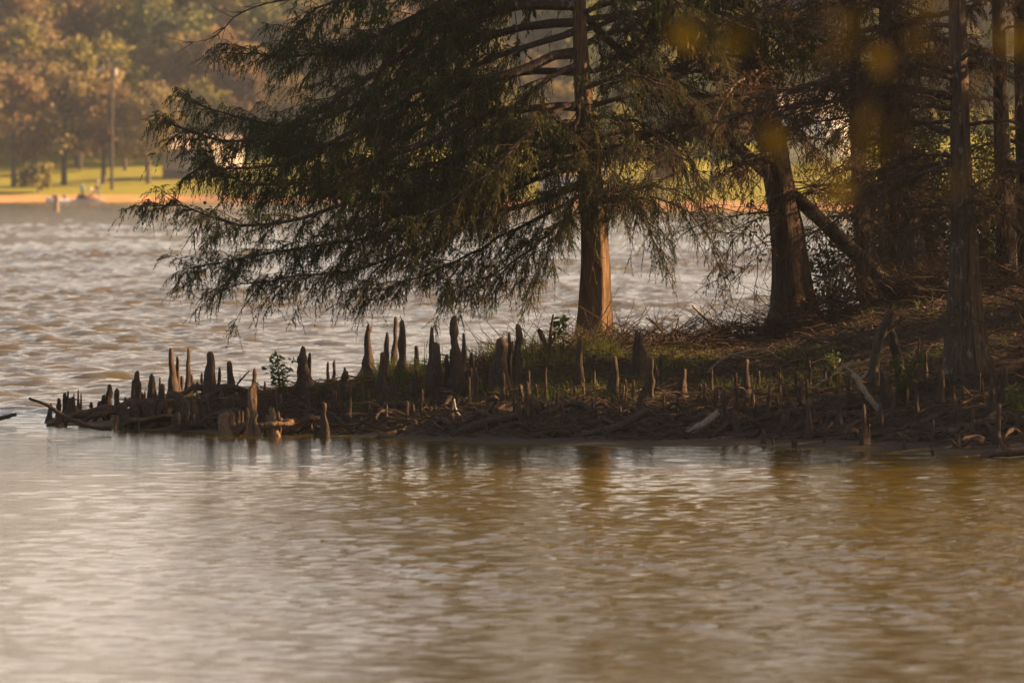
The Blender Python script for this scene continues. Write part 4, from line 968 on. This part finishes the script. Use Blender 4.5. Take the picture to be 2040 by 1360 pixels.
def feather(fa, base, d, length, nb, tint, r, blade=(.055, .10), width=.0065, hang=.5):
    """Feathery drooping sprays: k twiglets, each with nb thin leaflet blades."""
    k = len(base)
    s = (np.arange(nb) + r.uniform(0, 1, (k, nb))) / nb
    P = base[:, None] + d[:, None] * (length[:, None] * s)[:, :, None] - UP * (hang * .5 * length[:, None] * s ** 2)[:, :, None]
    tan = unit(d[:, None] - UP * (hang * s)[:, :, None])
    side = unit(np.cross(tan, r.normal(size=(k, nb, 3))))
    bd = unit(tan * .65 + side * .55 - UP * hang * .9)
    bl = r.uniform(blade[0], blade[1], (k, nb))[:, :, None] * (1.1 - .45 * s)[:, :, None]
    wv = unit(np.cross(bd, r.normal(size=(k, nb, 3)))) * width
    tip = P + bd * bl; mid = P + bd * bl * .45
    Q = np.stack([P, mid - wv, tip, mid + wv], 2).reshape(-1, 4, 3)
    fa.quads(Q, np.repeat(np.clip(tint + r.normal(0, .06, k), 0, 1), nb))

def clothe(limbs, seed, fa, ta, density=1.0, leafy=.9, blength=(.45, 1.25), nb=11, step=.12, twigstep=.045, start=.22, hang=.55, tint0=.36, blade=(.055, .10), width=.0065, lat=.75, vert=.28):
    r = np.random.default_rng(seed)
    for P, leaf in limbs:
        L_ = np.linalg.norm(np.diff(P, axis=0), axis=1).sum()
        nbr = max(2, int(L_ * (1 - start) / step * density))
        for q in range(nbr):
            s = start + (1 - start) * (q + r.random()) / nbr
            f = s * (len(P) - 1); j = min(int(f), len(P) - 2); b_ = P[j] + (P[j + 1] - P[j]) * (f - j)
            tan = unit(P[j + 1] - P[j])
            lt = np.cross(tan, UP); lt = unit(lt) if np.linalg.norm(lt) > .1 else np.array([1., 0, 0])
            sg = r.choice((-1, 1))
            d0 = unit(tan * r.uniform(.35, 1.0) + lt * sg * r.uniform(.1, 1) * lat + UP * r.normal(.02, vert))
            bl = r.uniform(*blength) * (1.15 - .55 * s)
            tt = np.linspace(0, 1, 6)[:, None]
            B = b_ + d0 * bl * tt - UP * (.30 * hang * bl) * tt ** 2 + .012 * r.normal(size=(6, 3)) * tt
            ta.tubes(B[None], (np.linspace(.0085, .0028, 6) * (.6 + .5 * bl))[None], 4, .3)
            m_ = max(2, int(bl / twigstep))
            ts = r.uniform(.12, 1, m_); ft = ts * 5; ji = np.minimum(ft.astype(int), 4)
            tb = B[ji] + (B[ji + 1] - B[ji]) * (ft - ji)[:, None]
            td = unit(unit(B[ji + 1] - B[ji]) * .55 + r.normal(size=(m_, 3)) * .55 - UP * hang * r.uniform(.2, 1.2, m_)[:, None])
            tl = r.uniform(.12, .34, m_)
            tp = np.linspace(0, 1, 2)[None, :, None]
            ta.tubes(tb[:, None] + td[:, None] * tl[:, None, None] * tp - UP * (hang * .5 * tl[:, None, None] * tp ** 2), np.broadcast_to(np.array([.003, .0017]), (m_, 2)), 3, .4)
            kp = r.random(m_) < leaf * leafy
            tn = tint0 + .22 * float(vnoise(np.array(b_[0] * .9), np.array(b_[2] * .9 + b_[1] * .5), 13)) + r.normal(0, .10)
            if kp.any():
                feather(fa, tb[kp], td[kp], tl[kp], nb, np.full(kp.sum(), tn), r, blade, width, hang)

def limb_px(pts, Y0, n=14):
    return resample([at(p_[0], p_[1], Y0 + (p_[2] if len(p_) > 2 else 0)) for p_ in pts], n)
def limb_dir(base, az, L_, rise, droop, n=12, seed=0):
    r = np.random.default_rng(seed)
    t = np.linspace(0, 1, n)
    d = np.array([math.cos(az), math.sin(az), 0])
    P = base + d * (L_ * t)[:, None] + UP * (rise * L_ * t - droop * L_ * t ** 2)[:, None]
    P[1:] += .03 * L_ * np.cumsum(r.normal(size=(n - 1, 3)), 0) * .35
    return P
def make_limb(P, r0, r1, t, mat, seg=8):
    a = Acc(); n = len(P)
    a.tubes(P[None], (r0 + (r1 - r0) * np.linspace(0, 1, n) ** .8)[None] * (1 + .05 * rng.normal(size=n)), seg)
    return a.build("limb", mat, t)

def axis_fn(pts, Y0):
    """Trunk axis and radius from pixel (cx, row, width): returns P, R sampled densely, and a lookup by height."""
    pts = [(c, y if y > -400 else y * 1.4, w) for c, y, w in pts]
    P = np.array([at(c, y, Y0) for c, y, w in pts]); R = np.array([w / 2 * Y0 / F for c, y, w in pts])
    z = P[:, 2]; zs = np.linspace(z[0], z[-1], 46)
    Ps = np.stack([np.interp(zs, z, P[:, 0]), np.full(46, Y0), zs], 1)
    return Ps, np.interp(zs, z, R), (lambda h: np.array([np.interp(h, z, P[:, 0]), Y0, h]))

# ---- main cypress
YM = float(on_ground(1182, 694)[1])
Pm, Rm, ax = axis_fn([(1182, 706, 100.8), (1182, 690, 88.2), (1184, 660, 73.8), (1186, 600, 64.8), (1187, 540, 59.4), (1185, 470, 54.0), (1180, 400, 50.4), (1175, 330, 45.0), (1168, 260, 39.6), (1163, 200, 36.0), (1158, 140, 32.4), (1155, 60, 27.0), (1152, -40, 25.2), (1150, -250, 21.6), (1148, -600, 12.6), (1147, -900, 3.6)], YM)
T1 = empty("cypress_tree", Pm[0], "main bald cypress with drooping crown over the knees, trunk lit orange on its right side", "tree")
def child_build(acc, name, mat, t):
    o = acc.build(name, mat, t); o.location = tuple(-np.array(t.location)); return o
child_build(trunk_tube(Pm, Rm, 26, .10, 8, .035, 1), "trunk", M['cypress'], T1)
LM = [ # pixel points with depth offset, r0, r1, leafiness
 ([(1150,10),(1034,10,-.3),(949,37,-.5),(881,57,-.7),(790,115,-1.0),(712,166,-1.2),(661,200,-1.3),(560,262,-1.5),(450,285,-1.7),(330,240,-1.8)],.085,.012,1),
 ([(1152,45),(1060,50,.3),(960,80,.5),(870,105,.8),(800,150,1),(720,205,1.2),(600,250,1.4),(480,235,1.5),(375,200,1.5)],.07,.01,1),
 ([(1156,105),(1100,110,-.2),(1050,135,-.4),(983,156,-.6),(898,166,-.8),(831,176,-1),(763,225,-1.2),(650,290,-1.4),(520,335,-1.5),(395,330,-1.6)],.085,.012,1),
 ([(1158,145),(1067,140,.2),(983,160,.4),(900,215,.7),(800,275,1),(690,330,1.3),(560,300,1.5)],.06,.01,1),
 ([(1160,215),(1060,215,-.3),(960,235,-.7),(870,275,-1),(767,315,-1.3),(686,349,-1.5),(618,366,-1.6),(551,366,-1.7),(483,363,-1.8),(432,336,-1.8),(405,305,-1.8)],.07,.012,1),
 ([(1168,290),(1040,315,-.4),(920,350,-.9),(787,390,-1.3),(720,398,-1.5),(652,417,-1.7),(580,440,-1.9),(517,450,-2),(456,450,-2.1),(415,430,-2.1),(365,407,-2.1),(300,412,-2.1)],.065,.010,1),
 ([(1168,330),(1050,365,.3),(930,420,.7),(820,450,1),(700,480,1.3),(560,500,1.5),(440,525,1.6),(378,535,1.6)],.05,.008,1),
 ([(1172,365),(1050,405,-.2),(930,450,-.5),(820,500,-.7),(700,540,-.8),(580,555,-1),(500,565,-1),(428,578,-1)],.05,.008,1),
 ([(1175,385),(1080,430,.2),(980,480,.4),(880,530,.6),(790,570,.8),(720,590,.8)],.04,.006,1),
 ([(1176,400),(1110,450,-.3),(1040,510,-.6),(960,560,-.8),(900,580,-.8)],.035,.006,.9),
 ([(1162,200),(1100,225,-.8),(1040,280,-1.6),(980,340,-2.1),(900,400,-2.5),(830,440,-2.7)],.05,.008,1),
 ([(1165,255),(1110,280,.8),(1040,320,1.5),(940,360,2),(850,400,2.3),(760,440,2.4)],.045,.008,1),
 ([(1150,-60),(1000,-40,.4),(850,20,.7),(720,85,1),(600,110,1.2),(470,105,1.3)],.07,.01,1),
 ([(1150,-30),(1020,-25,-.5),(880,20,-.9),(760,70,-1.2),(660,95,-1.4),(580,60,-1.5)],.07,.01,1),
 ([(1149,-130),(980,-120,.2),(820,-60,.3),(700,-10,.3),(610,30,.3),(575,70,.3)],.07,.01,1),
 ([(1178,395),(1250,392,-1.5),(1330,402,-2.2),(1390,440,-2.4),(1425,500,-2.4)],.028,.005,.3),
 ([(1176,380),(1240,378,-1.4),(1310,370,-2.0),(1370,390,-2.2),(1410,430,-2.3)],.025,.005,.2),
 ([(1170,300),(1240,290,-1.3),(1330,300,-2.0),(1390,340,-2.3),(1405,400,-2.4)],.035,.006,.2),
 ([(1165,215),(1260,190,.3),(1350,200,.6),(1420,250,.8),(1460,310,.9)],.045,.007,.55),
 ([(1162,180),(1240,150,-.6),(1320,170,-1),(1400,220,-1.3)],.045,.007,.4),
 ([(1158,90),(1250,60,.4),(1350,70,.8),(1440,110,1)],.05,.008,.55),
 ([(1155,30),(1240,0,-.5),(1340,10,-.9),(1420,60,-1.2)],.05,.008,.55),
 ([(1178,395),(1130,440,-.5),(1090,500,-.8),(1060,560,-.9)],.022,.004,.5),
 ([(1160,360),(1110,375),(1080,385)],.03,.008,.2),
 ([(1160,190),(1150,240,-.8),(1120,310,-1.6),(1090,390,-2.1)],.04,.006,.9),
 ([(1162,210),(1180,250,-.7),(1200,310,-1.5),(1215,370,-1.9)],.04,.006,.3),
 ([(1165,250),(1175,290,-.7),(1160,340,-1.4),(1150,400,-1.7)],.03,.005,.8),
 ([(1165,235),(1230,235,.25),(1300,255,.45),(1370,300,.6)],.04,.006,.35),
 ([(1168,275),(1240,265,.1),(1320,275,.3),(1380,320,.5)],.035,.006,.25),
 ([(1160,150),(1230,130,.2),(1310,140,.4),(1390,190,.6)],.04,.007,.5),
 ([(1158,120),(1080,170,-.5),(980,250,-1),(880,330,-1.2),(800,360,-1.3)],.05,.007,1),
 ([(1165,240),(1060,270,.2),(940,300,.4),(820,340,.6),(720,370,.7),(640,360,.7)],.05,.007,1),
 ([(1168,300),(1060,340,.4),(940,390,.7),(830,415,.9),(740,430,1),(640,465,1)],.05,.007,1),
 ([(1153,60),(1000,110,-.2),(860,180,-.3),(740,260,-.3),(620,290,-.3),(520,260,-.3)],.06,.008,1),
 ([(1172,340),(1230,380,-1.5),(1280,440,-2.1),(1310,500,-2.2)],.02,.004,.35),
]
fa, ta = Acc(), Acc(); limbs = []
for q, r0, r1, lf in LM:
    P = limb_px(q, YM, 16); P[1:] += .015 * rng.normal(size=P[1:].shape)
    make_limb(P, r0, r1, T1, M['limb']).location = tuple(-np.array(T1.location))
    limbs.append((P, lf))
for k_ in range(56):                                   # upper crown, mostly above the frame
    h = rnd.uniform(5.8, 14.5); az = rnd.uniform(0, 6.28); L_ = (15.5 - h) * .38 + .5
    P = limb_dir(ax(h), az, L_, .28, .42, 12, k_)
    make_limb(P, .05, .008, T1, M['limb'], 6).location = tuple(-np.array(T1.location))
    limbs.append((P, .9) if h < 7.5 else (P, 1.0))
clothe(limbs[:len(LM)], 3, fa, ta, 1.0, .95, (.40, 1.15), 13, .070, .040, .16, hang=.75, width=.0064, blade=(.045, .085), vert=.40)
child_build(fa, "foliage", M['frond'], T1)["kind"] = 'stuff'
fb = Acc(); clothe(limbs[len(LM):], 4, fb, ta, 1.0, .95, (.5, 1.2), 8, .16, .07, .2, blade=(.09, .16), width=.018)
child_build(fb, "upper_foliage", M['frond'], T1)["kind"] = 'stuff'
child_build(ta, "twigs", M['twig'], T1)["kind"] = 'stuff'
for px, py in ((408,404),(612,575),(655,560),(690,600),(760,575),(882,195),(1128,395),(930,560),(850,500),(520,520),(700,420),(640,470)):
    p_ = at(px, py, YM - 1.2); a = Acc()
    a.tubes((np.array([[0, 0, -.026], [0, 0, -.018], [0, 0, 0], [0, 0, .018], [0, 0, .026]]) + p_ - np.array(T1.location))[None], np.array([[.004, .018, .026, .018, .004]]), 7)
    a.build("cone", M['root'], T1)
# bare dead branch at the top left
P = limb_px([(700,-30),(640,-8),(540,5),(470,32),(440,65),(405,82),(362,86)], YM, 16)
a = Acc(); a.tubes(P[None], np.linspace(.022, .004, 16)[None], 6)
r = np.random.default_rng(8)
for _ in range(26):
    j = r.integers(3, 15); d = unit(P[j] - P[j - 1] + np.array([0, 0, r.uniform(-.06, .12)]) + .05 * r.normal(size=3)); l_ = r.uniform(.15, .55)
    tt = np.linspace(0, 1, 5)[:, None]
    a.tubes((P[j] + d * l_ * tt + UP * .08 * r.normal() * tt ** 2)[None], np.linspace(.006, .002, 5)[None], 4)
o = a.build("bare_branch", M['limb'], T1); o.location = tuple(-np.array(T1.location))
# pine sprigs caught in the crown's lower edge
for px, py, px0, py0, lab in ((896,596,930,560,"tuft of long pine needles hanging under the crown, left one"), (972,618,1012,585,"tuft of long pine needles hanging under the crown, nearest the tall knees")):
    base = at(px0, py0, YM - .9); c0 = at(px, py, YM - .9)
    t = empty("pine_sprig", base, lab, "pine sprig"); a = Acc()
    P = resample([base, (base + c0) / 2 + (0, 0, .05), c0], 8) - base
    a.tubes(P[None], np.linspace(.008, .004, 8)[None], 5); a.build("stem", M['twig'], t)
    n = 90; b_ = P[np.random.default_rng(3).integers(3, 8, n)]
    d = unit(rng.normal(size=(n, 3)) + np.array([-.3, 0, -.8])); l_ = rng.uniform(.14, .24, n)[:, None]
    w_ = unit(np.cross(d, rng.normal(size=(n, 3)))) * .0035
    a = Acc(); a.quads(np.stack([b_ - w_, b_ + d * l_ * .5 - w_, b_ + d * l_, b_ + d * l_ * .5 + w_], 1), rng.uniform(.2, .9, n)); a.build("needles", M['needle'], t)

# ---- the other trees of the grove
def grove_tree(name, pts, Y0, label, mat, limbs_px=(), nlimb=24, hmin=3.2, hmax=11, Lk=(1.4, 3.6), leafy=.6, fmat='frond_rust', seed=1, flutes=.08, seg=20, step=.075, low_bare=True, blade=(.06, .11), width=.009, nb=10, crown_top=True, nbare=9, az_bias=None):
    P, R, axf = axis_fn(pts, Y0)
    t = empty(name, P[0], label, "tree"); off = tuple(-np.array(t.location))
    trunk_tube(P, R, seg, flutes, 7, .035, seed).build("trunk", mat, t).location = off
    r = random.Random(seed); fa, ta = Acc(), Acc(); lim = []
    for q, r0, r1, lf in limbs_px:
        Pl = limb_px(q, Y0, 14); Pl[1:] += .015 * rng.normal(size=Pl[1:].shape)
        make_limb(Pl, r0, r1, t, M['limb']).location = off; lim.append((Pl, lf))
    for k_ in range(nlimb):
        h = hmin + (hmax - hmin) * ((k_ + r.random()) / nlimb); az = r.uniform(0, 6.28)
        if az_bias is not None and r.random() < .5: az = r.gauss(az_bias, .6)
        fr = (h - hmin) / (hmax - hmin)
        L_ = r.uniform(*Lk) * (1.05 - .55 * fr)
        Pl = limb_dir(axf(h), az, L_, .22, .36, 11, seed * 100 + k_)
        make_limb(Pl, .022 + .012 * L_, .006, t, M['limb'], 6).location = off
        lim.append((Pl, (.25 if low_bare and fr < .3 else 1.0)))
    bare = []
    for k_ in range(nbare):                             # dead lower limbs, a tangle of bare twigs
        h = 1.6 + (hmin + .8 - 1.6) * r.random(); az = r.uniform(0, 6.28); L_ = r.uniform(.7, 2.0)
        Pl = limb_dir(axf(h), az, L_, .12, .30, 9, seed * 300 + k_)
        make_limb(Pl, .018, .004, t, M['limb'], 5).location = off; bare.append((Pl, 0))
    if bare: clothe(bare, seed + 90, fa, ta, 1.0, 0, (.3, .9), nb, .10, .07, .1, vert=.4)
    clothe(lim, seed + 50, fa, ta, 1.0, leafy, (.4, 1.1), nb, step, .06, .15, blade=blade, width=width, tint0=.5)
    if fa.n: fa_o = fa.build("foliage", M[fmat], t); fa_o.location = off; fa_o["kind"] = 'stuff'
    o = ta.build("twigs", M['twig'], t); o.location = off; o["kind"] = 'stuff'
    return t, axf
T2, _ = grove_tree("cypress_tree", [(1608,692,220),(1597,668,158),(1586,640,110),(1580,600,88),(1576,540,74),(1568,460,66),(1558,400,58),(1546,330,58),(1534,260,54),(1515,180,50),(1495,90,46),(1478,0,42),(1450,-200,36),(1420,-520,20),(1410,-800,6)], 133.0,
    "thick dark cypress with a flared foot leaning left, second trunk from the main one", M['cypress_shaded'],
    [([(1540,270),(1440,250,-.4),(1330,265,-.8),(1240,290,-1),(1180,330,-1)],.035,.006,.35), ([(1530,200),(1430,150,.3),(1320,140,.6),(1220,170,.8)],.04,.007,.6), ([(1500,110),(1400,70,-.6),(1300,80,-1),(1210,120,-1.2)],.04,.007,.9),
     ([(1560,420),(1500,440,-.5),(1450,500,-.8),(1430,560,-.8)],.016,.003,.1), ([(1565,470),(1520,500,-.4),(1480,540,-.7)],.014,.003,.1), ([(1560,400),(1640,380,-.5),(1700,420,-.9),(1730,480,-1)],.018,.004,.15)],
    nlimb=50, hmin=3.9, hmax=14, leafy=.85, seed=21, az_bias=math.pi * 1.1)
TD, _ = grove_tree("cypress_tree", [(1930,768,100),(1928,750,90),(1927,700,78),(1924,640,66),(1922,560,56),(1921,480,50),(1918,400,44),(1914,320,40),(1912,200,38),(1908,60,36),(1904,-150,32),(1900,-500,20),(1898,-800,6)], float(on_ground(1928, 752)[1]),
    "grey lichened cypress with a broad fluted base at the right", M['cypress_grey'],
    [([(1908,195),(1830,180,-.3),(1770,172,-.5),(1700,197,-.8),(1600,208,-1),(1500,222,-1.2),(1430,245,-1.3)],.05,.008,.35), ([(1908,140),(1810,130,-.5),(1700,152,-.8),(1600,172,-1.1),(1520,195,-1.3)],.045,.007,.5),
     ([(1910,240),(1800,245,.2),(1690,232,.3),(1590,250,.4),(1510,275,.5)],.035,.006,.3), ([(1914,330),(1850,340,-.5),(1770,375,-1),(1690,420,-1.4),(1610,470,-1.6)],.03,.005,.15), ([(1916,380),(1990,350,-.6),(2060,340,-1)],.025,.005,.3),
     ([(1918,420),(1840,450,-.7),(1750,480,-1.2),(1680,530,-1.5)],.022,.004,.15), ([(1918,400),(1980,420,-.7),(2050,470,-1.2)],.022,.004,.5)],
    nlimb=52, hmin=3.6, hmax=14, leafy=.85, seed=22, flutes=.24, az_bias=math.pi * 1.05)
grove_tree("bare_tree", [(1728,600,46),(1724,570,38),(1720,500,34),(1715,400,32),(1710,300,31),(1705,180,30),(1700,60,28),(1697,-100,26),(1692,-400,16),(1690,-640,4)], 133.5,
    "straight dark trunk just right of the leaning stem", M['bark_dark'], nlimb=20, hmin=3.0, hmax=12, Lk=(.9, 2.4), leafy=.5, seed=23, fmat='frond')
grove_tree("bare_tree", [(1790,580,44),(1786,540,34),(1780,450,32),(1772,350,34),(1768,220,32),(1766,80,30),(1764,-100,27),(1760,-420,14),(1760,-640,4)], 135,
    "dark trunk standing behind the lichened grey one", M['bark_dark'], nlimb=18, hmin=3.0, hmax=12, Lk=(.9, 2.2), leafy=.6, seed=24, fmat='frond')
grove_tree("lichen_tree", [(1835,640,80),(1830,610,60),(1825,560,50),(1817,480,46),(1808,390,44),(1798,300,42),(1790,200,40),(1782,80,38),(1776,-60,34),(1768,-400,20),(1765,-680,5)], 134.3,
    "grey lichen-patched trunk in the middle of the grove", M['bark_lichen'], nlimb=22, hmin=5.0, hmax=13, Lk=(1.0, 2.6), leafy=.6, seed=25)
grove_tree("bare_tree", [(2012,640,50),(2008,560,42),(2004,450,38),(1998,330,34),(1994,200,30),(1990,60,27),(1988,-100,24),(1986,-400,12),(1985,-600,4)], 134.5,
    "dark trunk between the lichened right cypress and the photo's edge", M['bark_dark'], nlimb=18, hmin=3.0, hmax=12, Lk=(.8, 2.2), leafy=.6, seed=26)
grove_tree("bare_tree", [(2052,640,56),(2050,560,48),(2046,420,42),(2040,250,38),(2036,80,34),(2034,-120,28),(2032,-420,14),(2030,-640,4)], 136,
    "dark trunk cut by the right edge of the photo", M['bark_dark'], nlimb=18, hmin=3.0, hmax=12, Lk=(.9, 2.2), leafy=.6, seed=27)
# leaning oak
YL = 133.0
PL = limb_px([(1800,600),(1750,548),(1680,482),(1610,415),(1520,338),(1440,268),(1390,230),(1290,150),(1250,112),(1200,70),(1140,0),(1080,-80)], YL, 40)
TL = empty("leaning_oak", PL[0], "slender oak stem leaning far left behind the second trunk", "tree"); off = tuple(-np.array(TL.location))
a = Acc(); a.tubes(PL[None], (np.linspace(.125, .045, 40) * (1 + .04 * rng.normal(size=40)))[None], 12); a.build("trunk", M['bark_dark'], TL).location = off
oak_br = [([(1520,338),(1500,380,-.5),(1470,420,-.9),(1430,460,-1.1)],.012), ([(1540,350),(1520,400,-.5),(1500,440,-.9),(1450,500,-1.1)],.012), ([(1545,360),(1530,420,-.6),(1500,470,-1),(1460,540,-1.1)],.010), ([(1500,325),(1440,340,-.5),(1380,390,-.8)],.012), ([(1560,375),(1545,440,-.7),(1520,500,-1)],.010),
          ([(1450,275),(1400,300,-.4),(1330,330,-.6),(1270,340,-.6)],.012), ([(1700,500),(1670,540,-.3),(1640,580,-.4)],.010), ([(1740,540),(1690,570,-.2),(1650,585,-.3)],.010), ([(1290,150),(1230,160,-.3),(1190,200,-.4)],.012), ([(1260,120),(1240,180,-.3),(1260,240,-.4)],.012), ([(1210,80),(1200,130,-.2),(1180,190,-.3)],.012), ([(1330,185),(1290,220,.3),(1240,240,.4)],.012)]
ta = Acc(); lv = []
for q, r0 in oak_br:
    P = limb_px(q, YL, 10); P[1:] += .02 * rng.normal(size=P[1:].shape)
    make_limb(P, r0, .003, TL, M['limb'], 5).location = off
    for _ in range(6):
        j = rnd.randint(3, 9); d = unit(P[j] - P[j - 1]) * .6 + rng.normal(size=3) * .5; d = unit(d - UP * .1); l_ = rnd.uniform(.12, .4)
        tt = np.linspace(0, 1, 4)[:, None]; B = P[j] + d * l_ * tt
        ta.tubes(B[None], np.array([[.005, .004, .003, .002]]), 4); lv.append((B[2], d)); lv.append((B[3], d))
    lv.append((P[-1], unit(P[-1] - P[-2])))
o = ta.build("twigs", M['twig'], TL); o.location = off; o["kind"] = 'stuff'
k_ = 0
while k_ < 290:
    b_, d = lv[k_ % len(lv)]
    dd = unit(np.asarray(d) * .5 + rng.normal(size=3) * .8 - UP * .15)
    leaf_at(b_ + .02 * rng.normal(size=3) - np.array(TL.location), dd, 'oak', TL, rnd.uniform(.75, 1.25)); k_ += 1

# broadleaf understory between the grove trunks
def understory(px, py, wpx, hpx, Y0, n, label, seed, mat='oakleaf'):
    r = np.random.default_rng(seed)
    b0 = at(px, py, Y0); b0[2] = float(ground_z(b0[0], Y0)); s = Y0 / F
    t = empty("understory_shrub", b0, label, "shrub"); a = Acc(); f = Acc()
    top = at(px, py - hpx, Y0)[2] - b0[2]
    for i in range(9):
        e = r.uniform(-1, 1) * wpx / 2 * s; ey = r.uniform(-.7, .7); hh = top * r.uniform(.55, 1)
        P = resample([[0, 0, -.1], [e * .4, ey * .4, hh * .55], [e, ey, hh]], 9)
        a.tubes(P[None], np.linspace(.018, .005, 9)[None], 5)
        m_ = n // 9
        j = r.integers(2, 9, m_); c0 = P[j] + r.normal(size=(m_, 3)) * np.array([.22, .22, .18])
        u_ = unit(r.normal(size=(m_, 3)) - UP * .3); w_ = unit(np.cross(u_, r.normal(size=(m_, 3)))); l_ = r.uniform(.035, .065, m_)[:, None]
        f.quads(np.stack([c0 - u_ * l_, c0 - w_ * l_ * .42, c0 + u_ * l_, c0 + w_ * l_ * .42], 1), np.clip(r.normal(.35, .15, m_), 0, .8))
    a.build("stem", M['twig'], t); o = f.build("foliage", M[mat], t, smooth=False); o["kind"] = 'stuff'
for i, (px, py, w, h, Y0, n, lab) in enumerate([
    (1655, 600, 90, 150, 136, 900, "sparse leafy shrub under the leaning oak stem"), (1750, 590, 120, 290, 138.5, 4200, "dark evergreen shrub filling the gap left of the lichened trunk"),
    (1850, 590, 130, 350, 139, 5600, "dense dark evergreen behind the lichened trunk"), (1960, 600, 130, 330, 139, 5600, "dense dark evergreen behind the right cypress"), (2060, 620, 120, 350, 138, 4600, "dark evergreen filling the right edge of the grove"),
    (1800, 600, 90, 120, 135.2, 1500, "low dark evergreen at the foot of the lichened trunk")]):
    understory(px, py, w, h, Y0, n, lab, 60 + i)

# trees of the same wood just past the right edge; unseen, placed and shaped to shade the spit
for i, (x, Y0, h, sc_) in enumerate(((9.6, 132.3, 15, 1.05), (9.8, 121.2, 12, 1.0), (10.6, 126.8, 12, .78), (13.2, 127.8, 11, .74), (11.5, 137, 13, 1.1), (13.5, 121.0, 12, 1.1), (16.5, 128.2, 14, .95), (19.5, 119.5, 14, 1.2), (21.5, 137.5, 15, 1.3), (25, 123, 15, 1.3), (9.6, 116.5, 11, .9), (14, 115.5, 12, 1.0), (20, 114.5, 13, 1.1))):
    r = np.random.default_rng(90 + i); g = np.array([x, Y0, float(ground_z(x, Y0))])
    t = empty("cypress_tree", g, "unseen cypress beyond the right edge, placed to shade the spit", "tree", "cypresses beyond the right edge")
    P = np.stack([np.zeros(20), np.zeros(20), np.linspace(-.3, h, 20)], 1)
    trunk_tube(P, np.interp(np.linspace(0, 1, 20), [0, .08, .3, 1], [.5, .32, .25, .04]) * sc_, 14, .1, 6, .03, i).build("trunk", M['cypress'], t)
    n = int(5200 * sc_ * (2.4 if i == 0 else 1)); zb = 6.6 if i == 0 else 1.8  # first crown raised and thickened to shade the main trunk's upper part
    zc = zb + (h - zb) * r.beta(1.2, 1.3, n); mr = (2.9 * sc_) * (1 - ((zc - h * .45) / (h * .6)) ** 2).clip(.1, 1)
    an = r.uniform(0, 6.28, n); rr = mr * np.sqrt(r.uniform(.02, 1, n))
    c0 = np.stack([rr * np.cos(an), rr * np.sin(an), zc], 1)
    keep = vnoise(c0[:, 0] * .9 + i * 7, c0[:, 2] * .9 + c0[:, 1] * .6, 44) > -.38
    c0 = c0[keep]; m_ = len(c0)
    u_ = unit(r.normal(size=(m_, 3)) - UP * .6); w_ = unit(np.cross(u_, r.normal(size=(m_, 3)))); l_ = r.uniform(.08, .2, m_)[:, None]
    f = Acc(); f.quads(np.stack([c0 - u_ * l_, c0 - w_ * l_ * .45, c0 + u_ * l_, c0 + w_ * l_ * .45], 1), r.uniform(.2, .8, m_))
    o = f.build("foliage", M['frond_rust'], t, smooth=False); o["kind"] = 'stuff'

# ------------------------------------------------------------------ yellow-leaved tree close to the camera, at its right
yb = np.array([2.7, 18.0, float(np.interp(18, [-40, 8, 24, 36], [2.6, 2.1, 0.2, -1.2]))])
t = empty("yellow_tree", yb, "yellow-leaved tree near the camera whose blurred twigs cross the upper right", "tree")
a = Acc(); P = resample([[0, 0, -.2], [.05, 0, 1.8], [-.05, 0, 4], [.1, 0, 7]], 20); a.tubes(P[None], np.linspace(.14, .05, 20)[None], 10); a.build("trunk", M['bark_dark'], t)
sprays = [(1745, 250, 70, 6), (1670, 330, 90, 8), (1600, 325, 30, 3), (1950, 325, 36, 7), (1800, 80, 80, 5), (1700, 40, 50, 6), (1905, 25, 60, 4), (1460, 60, 40, 3), (1350, 55, 40, 3), (1520, 240, 30, 2), (2020, 60, 40, 5), (1940, 160, 30, 2)]
a = Acc()
for px, py, sp_, nl in sprays:
    c0 = at(px, py, 18.0) - yb
    b0 = np.array([(.35 + c0[0]) * .5, rnd.uniform(-.3, .3), 4.6 - yb[2] + rnd.uniform(0, .3)])
    P = resample([b0, (b0 + c0) / 2 + (0, 0, .12), c0], 10); a.tubes(P[None], np.linspace(.004, .0012, 10)[None], 4)
    for _ in range((nl + 1) // 2):
        q = c0 + np.array([rnd.gauss(0, .5), rnd.gauss(0, 1.5), rnd.gauss(0, .35)]) * sp_ * 18 / F
        leaf_at(q, (rnd.uniform(-1, 1), rnd.uniform(-.5, .5), rnd.uniform(-1, .1)), 'yellow', t, rnd.uniform(.7, 1.1))
a.build("twigs", M['twig'], t)
P = resample([[0, 0, 3.9], [-.9, 0, 4.3], [-2.0, 0, 4.5], [-3.1, 0, 4.4]], 12); a = Acc(); a.tubes(P[None], np.linspace(.04, .008, 12)[None], 6); a.build("limb", M['limb'], t)
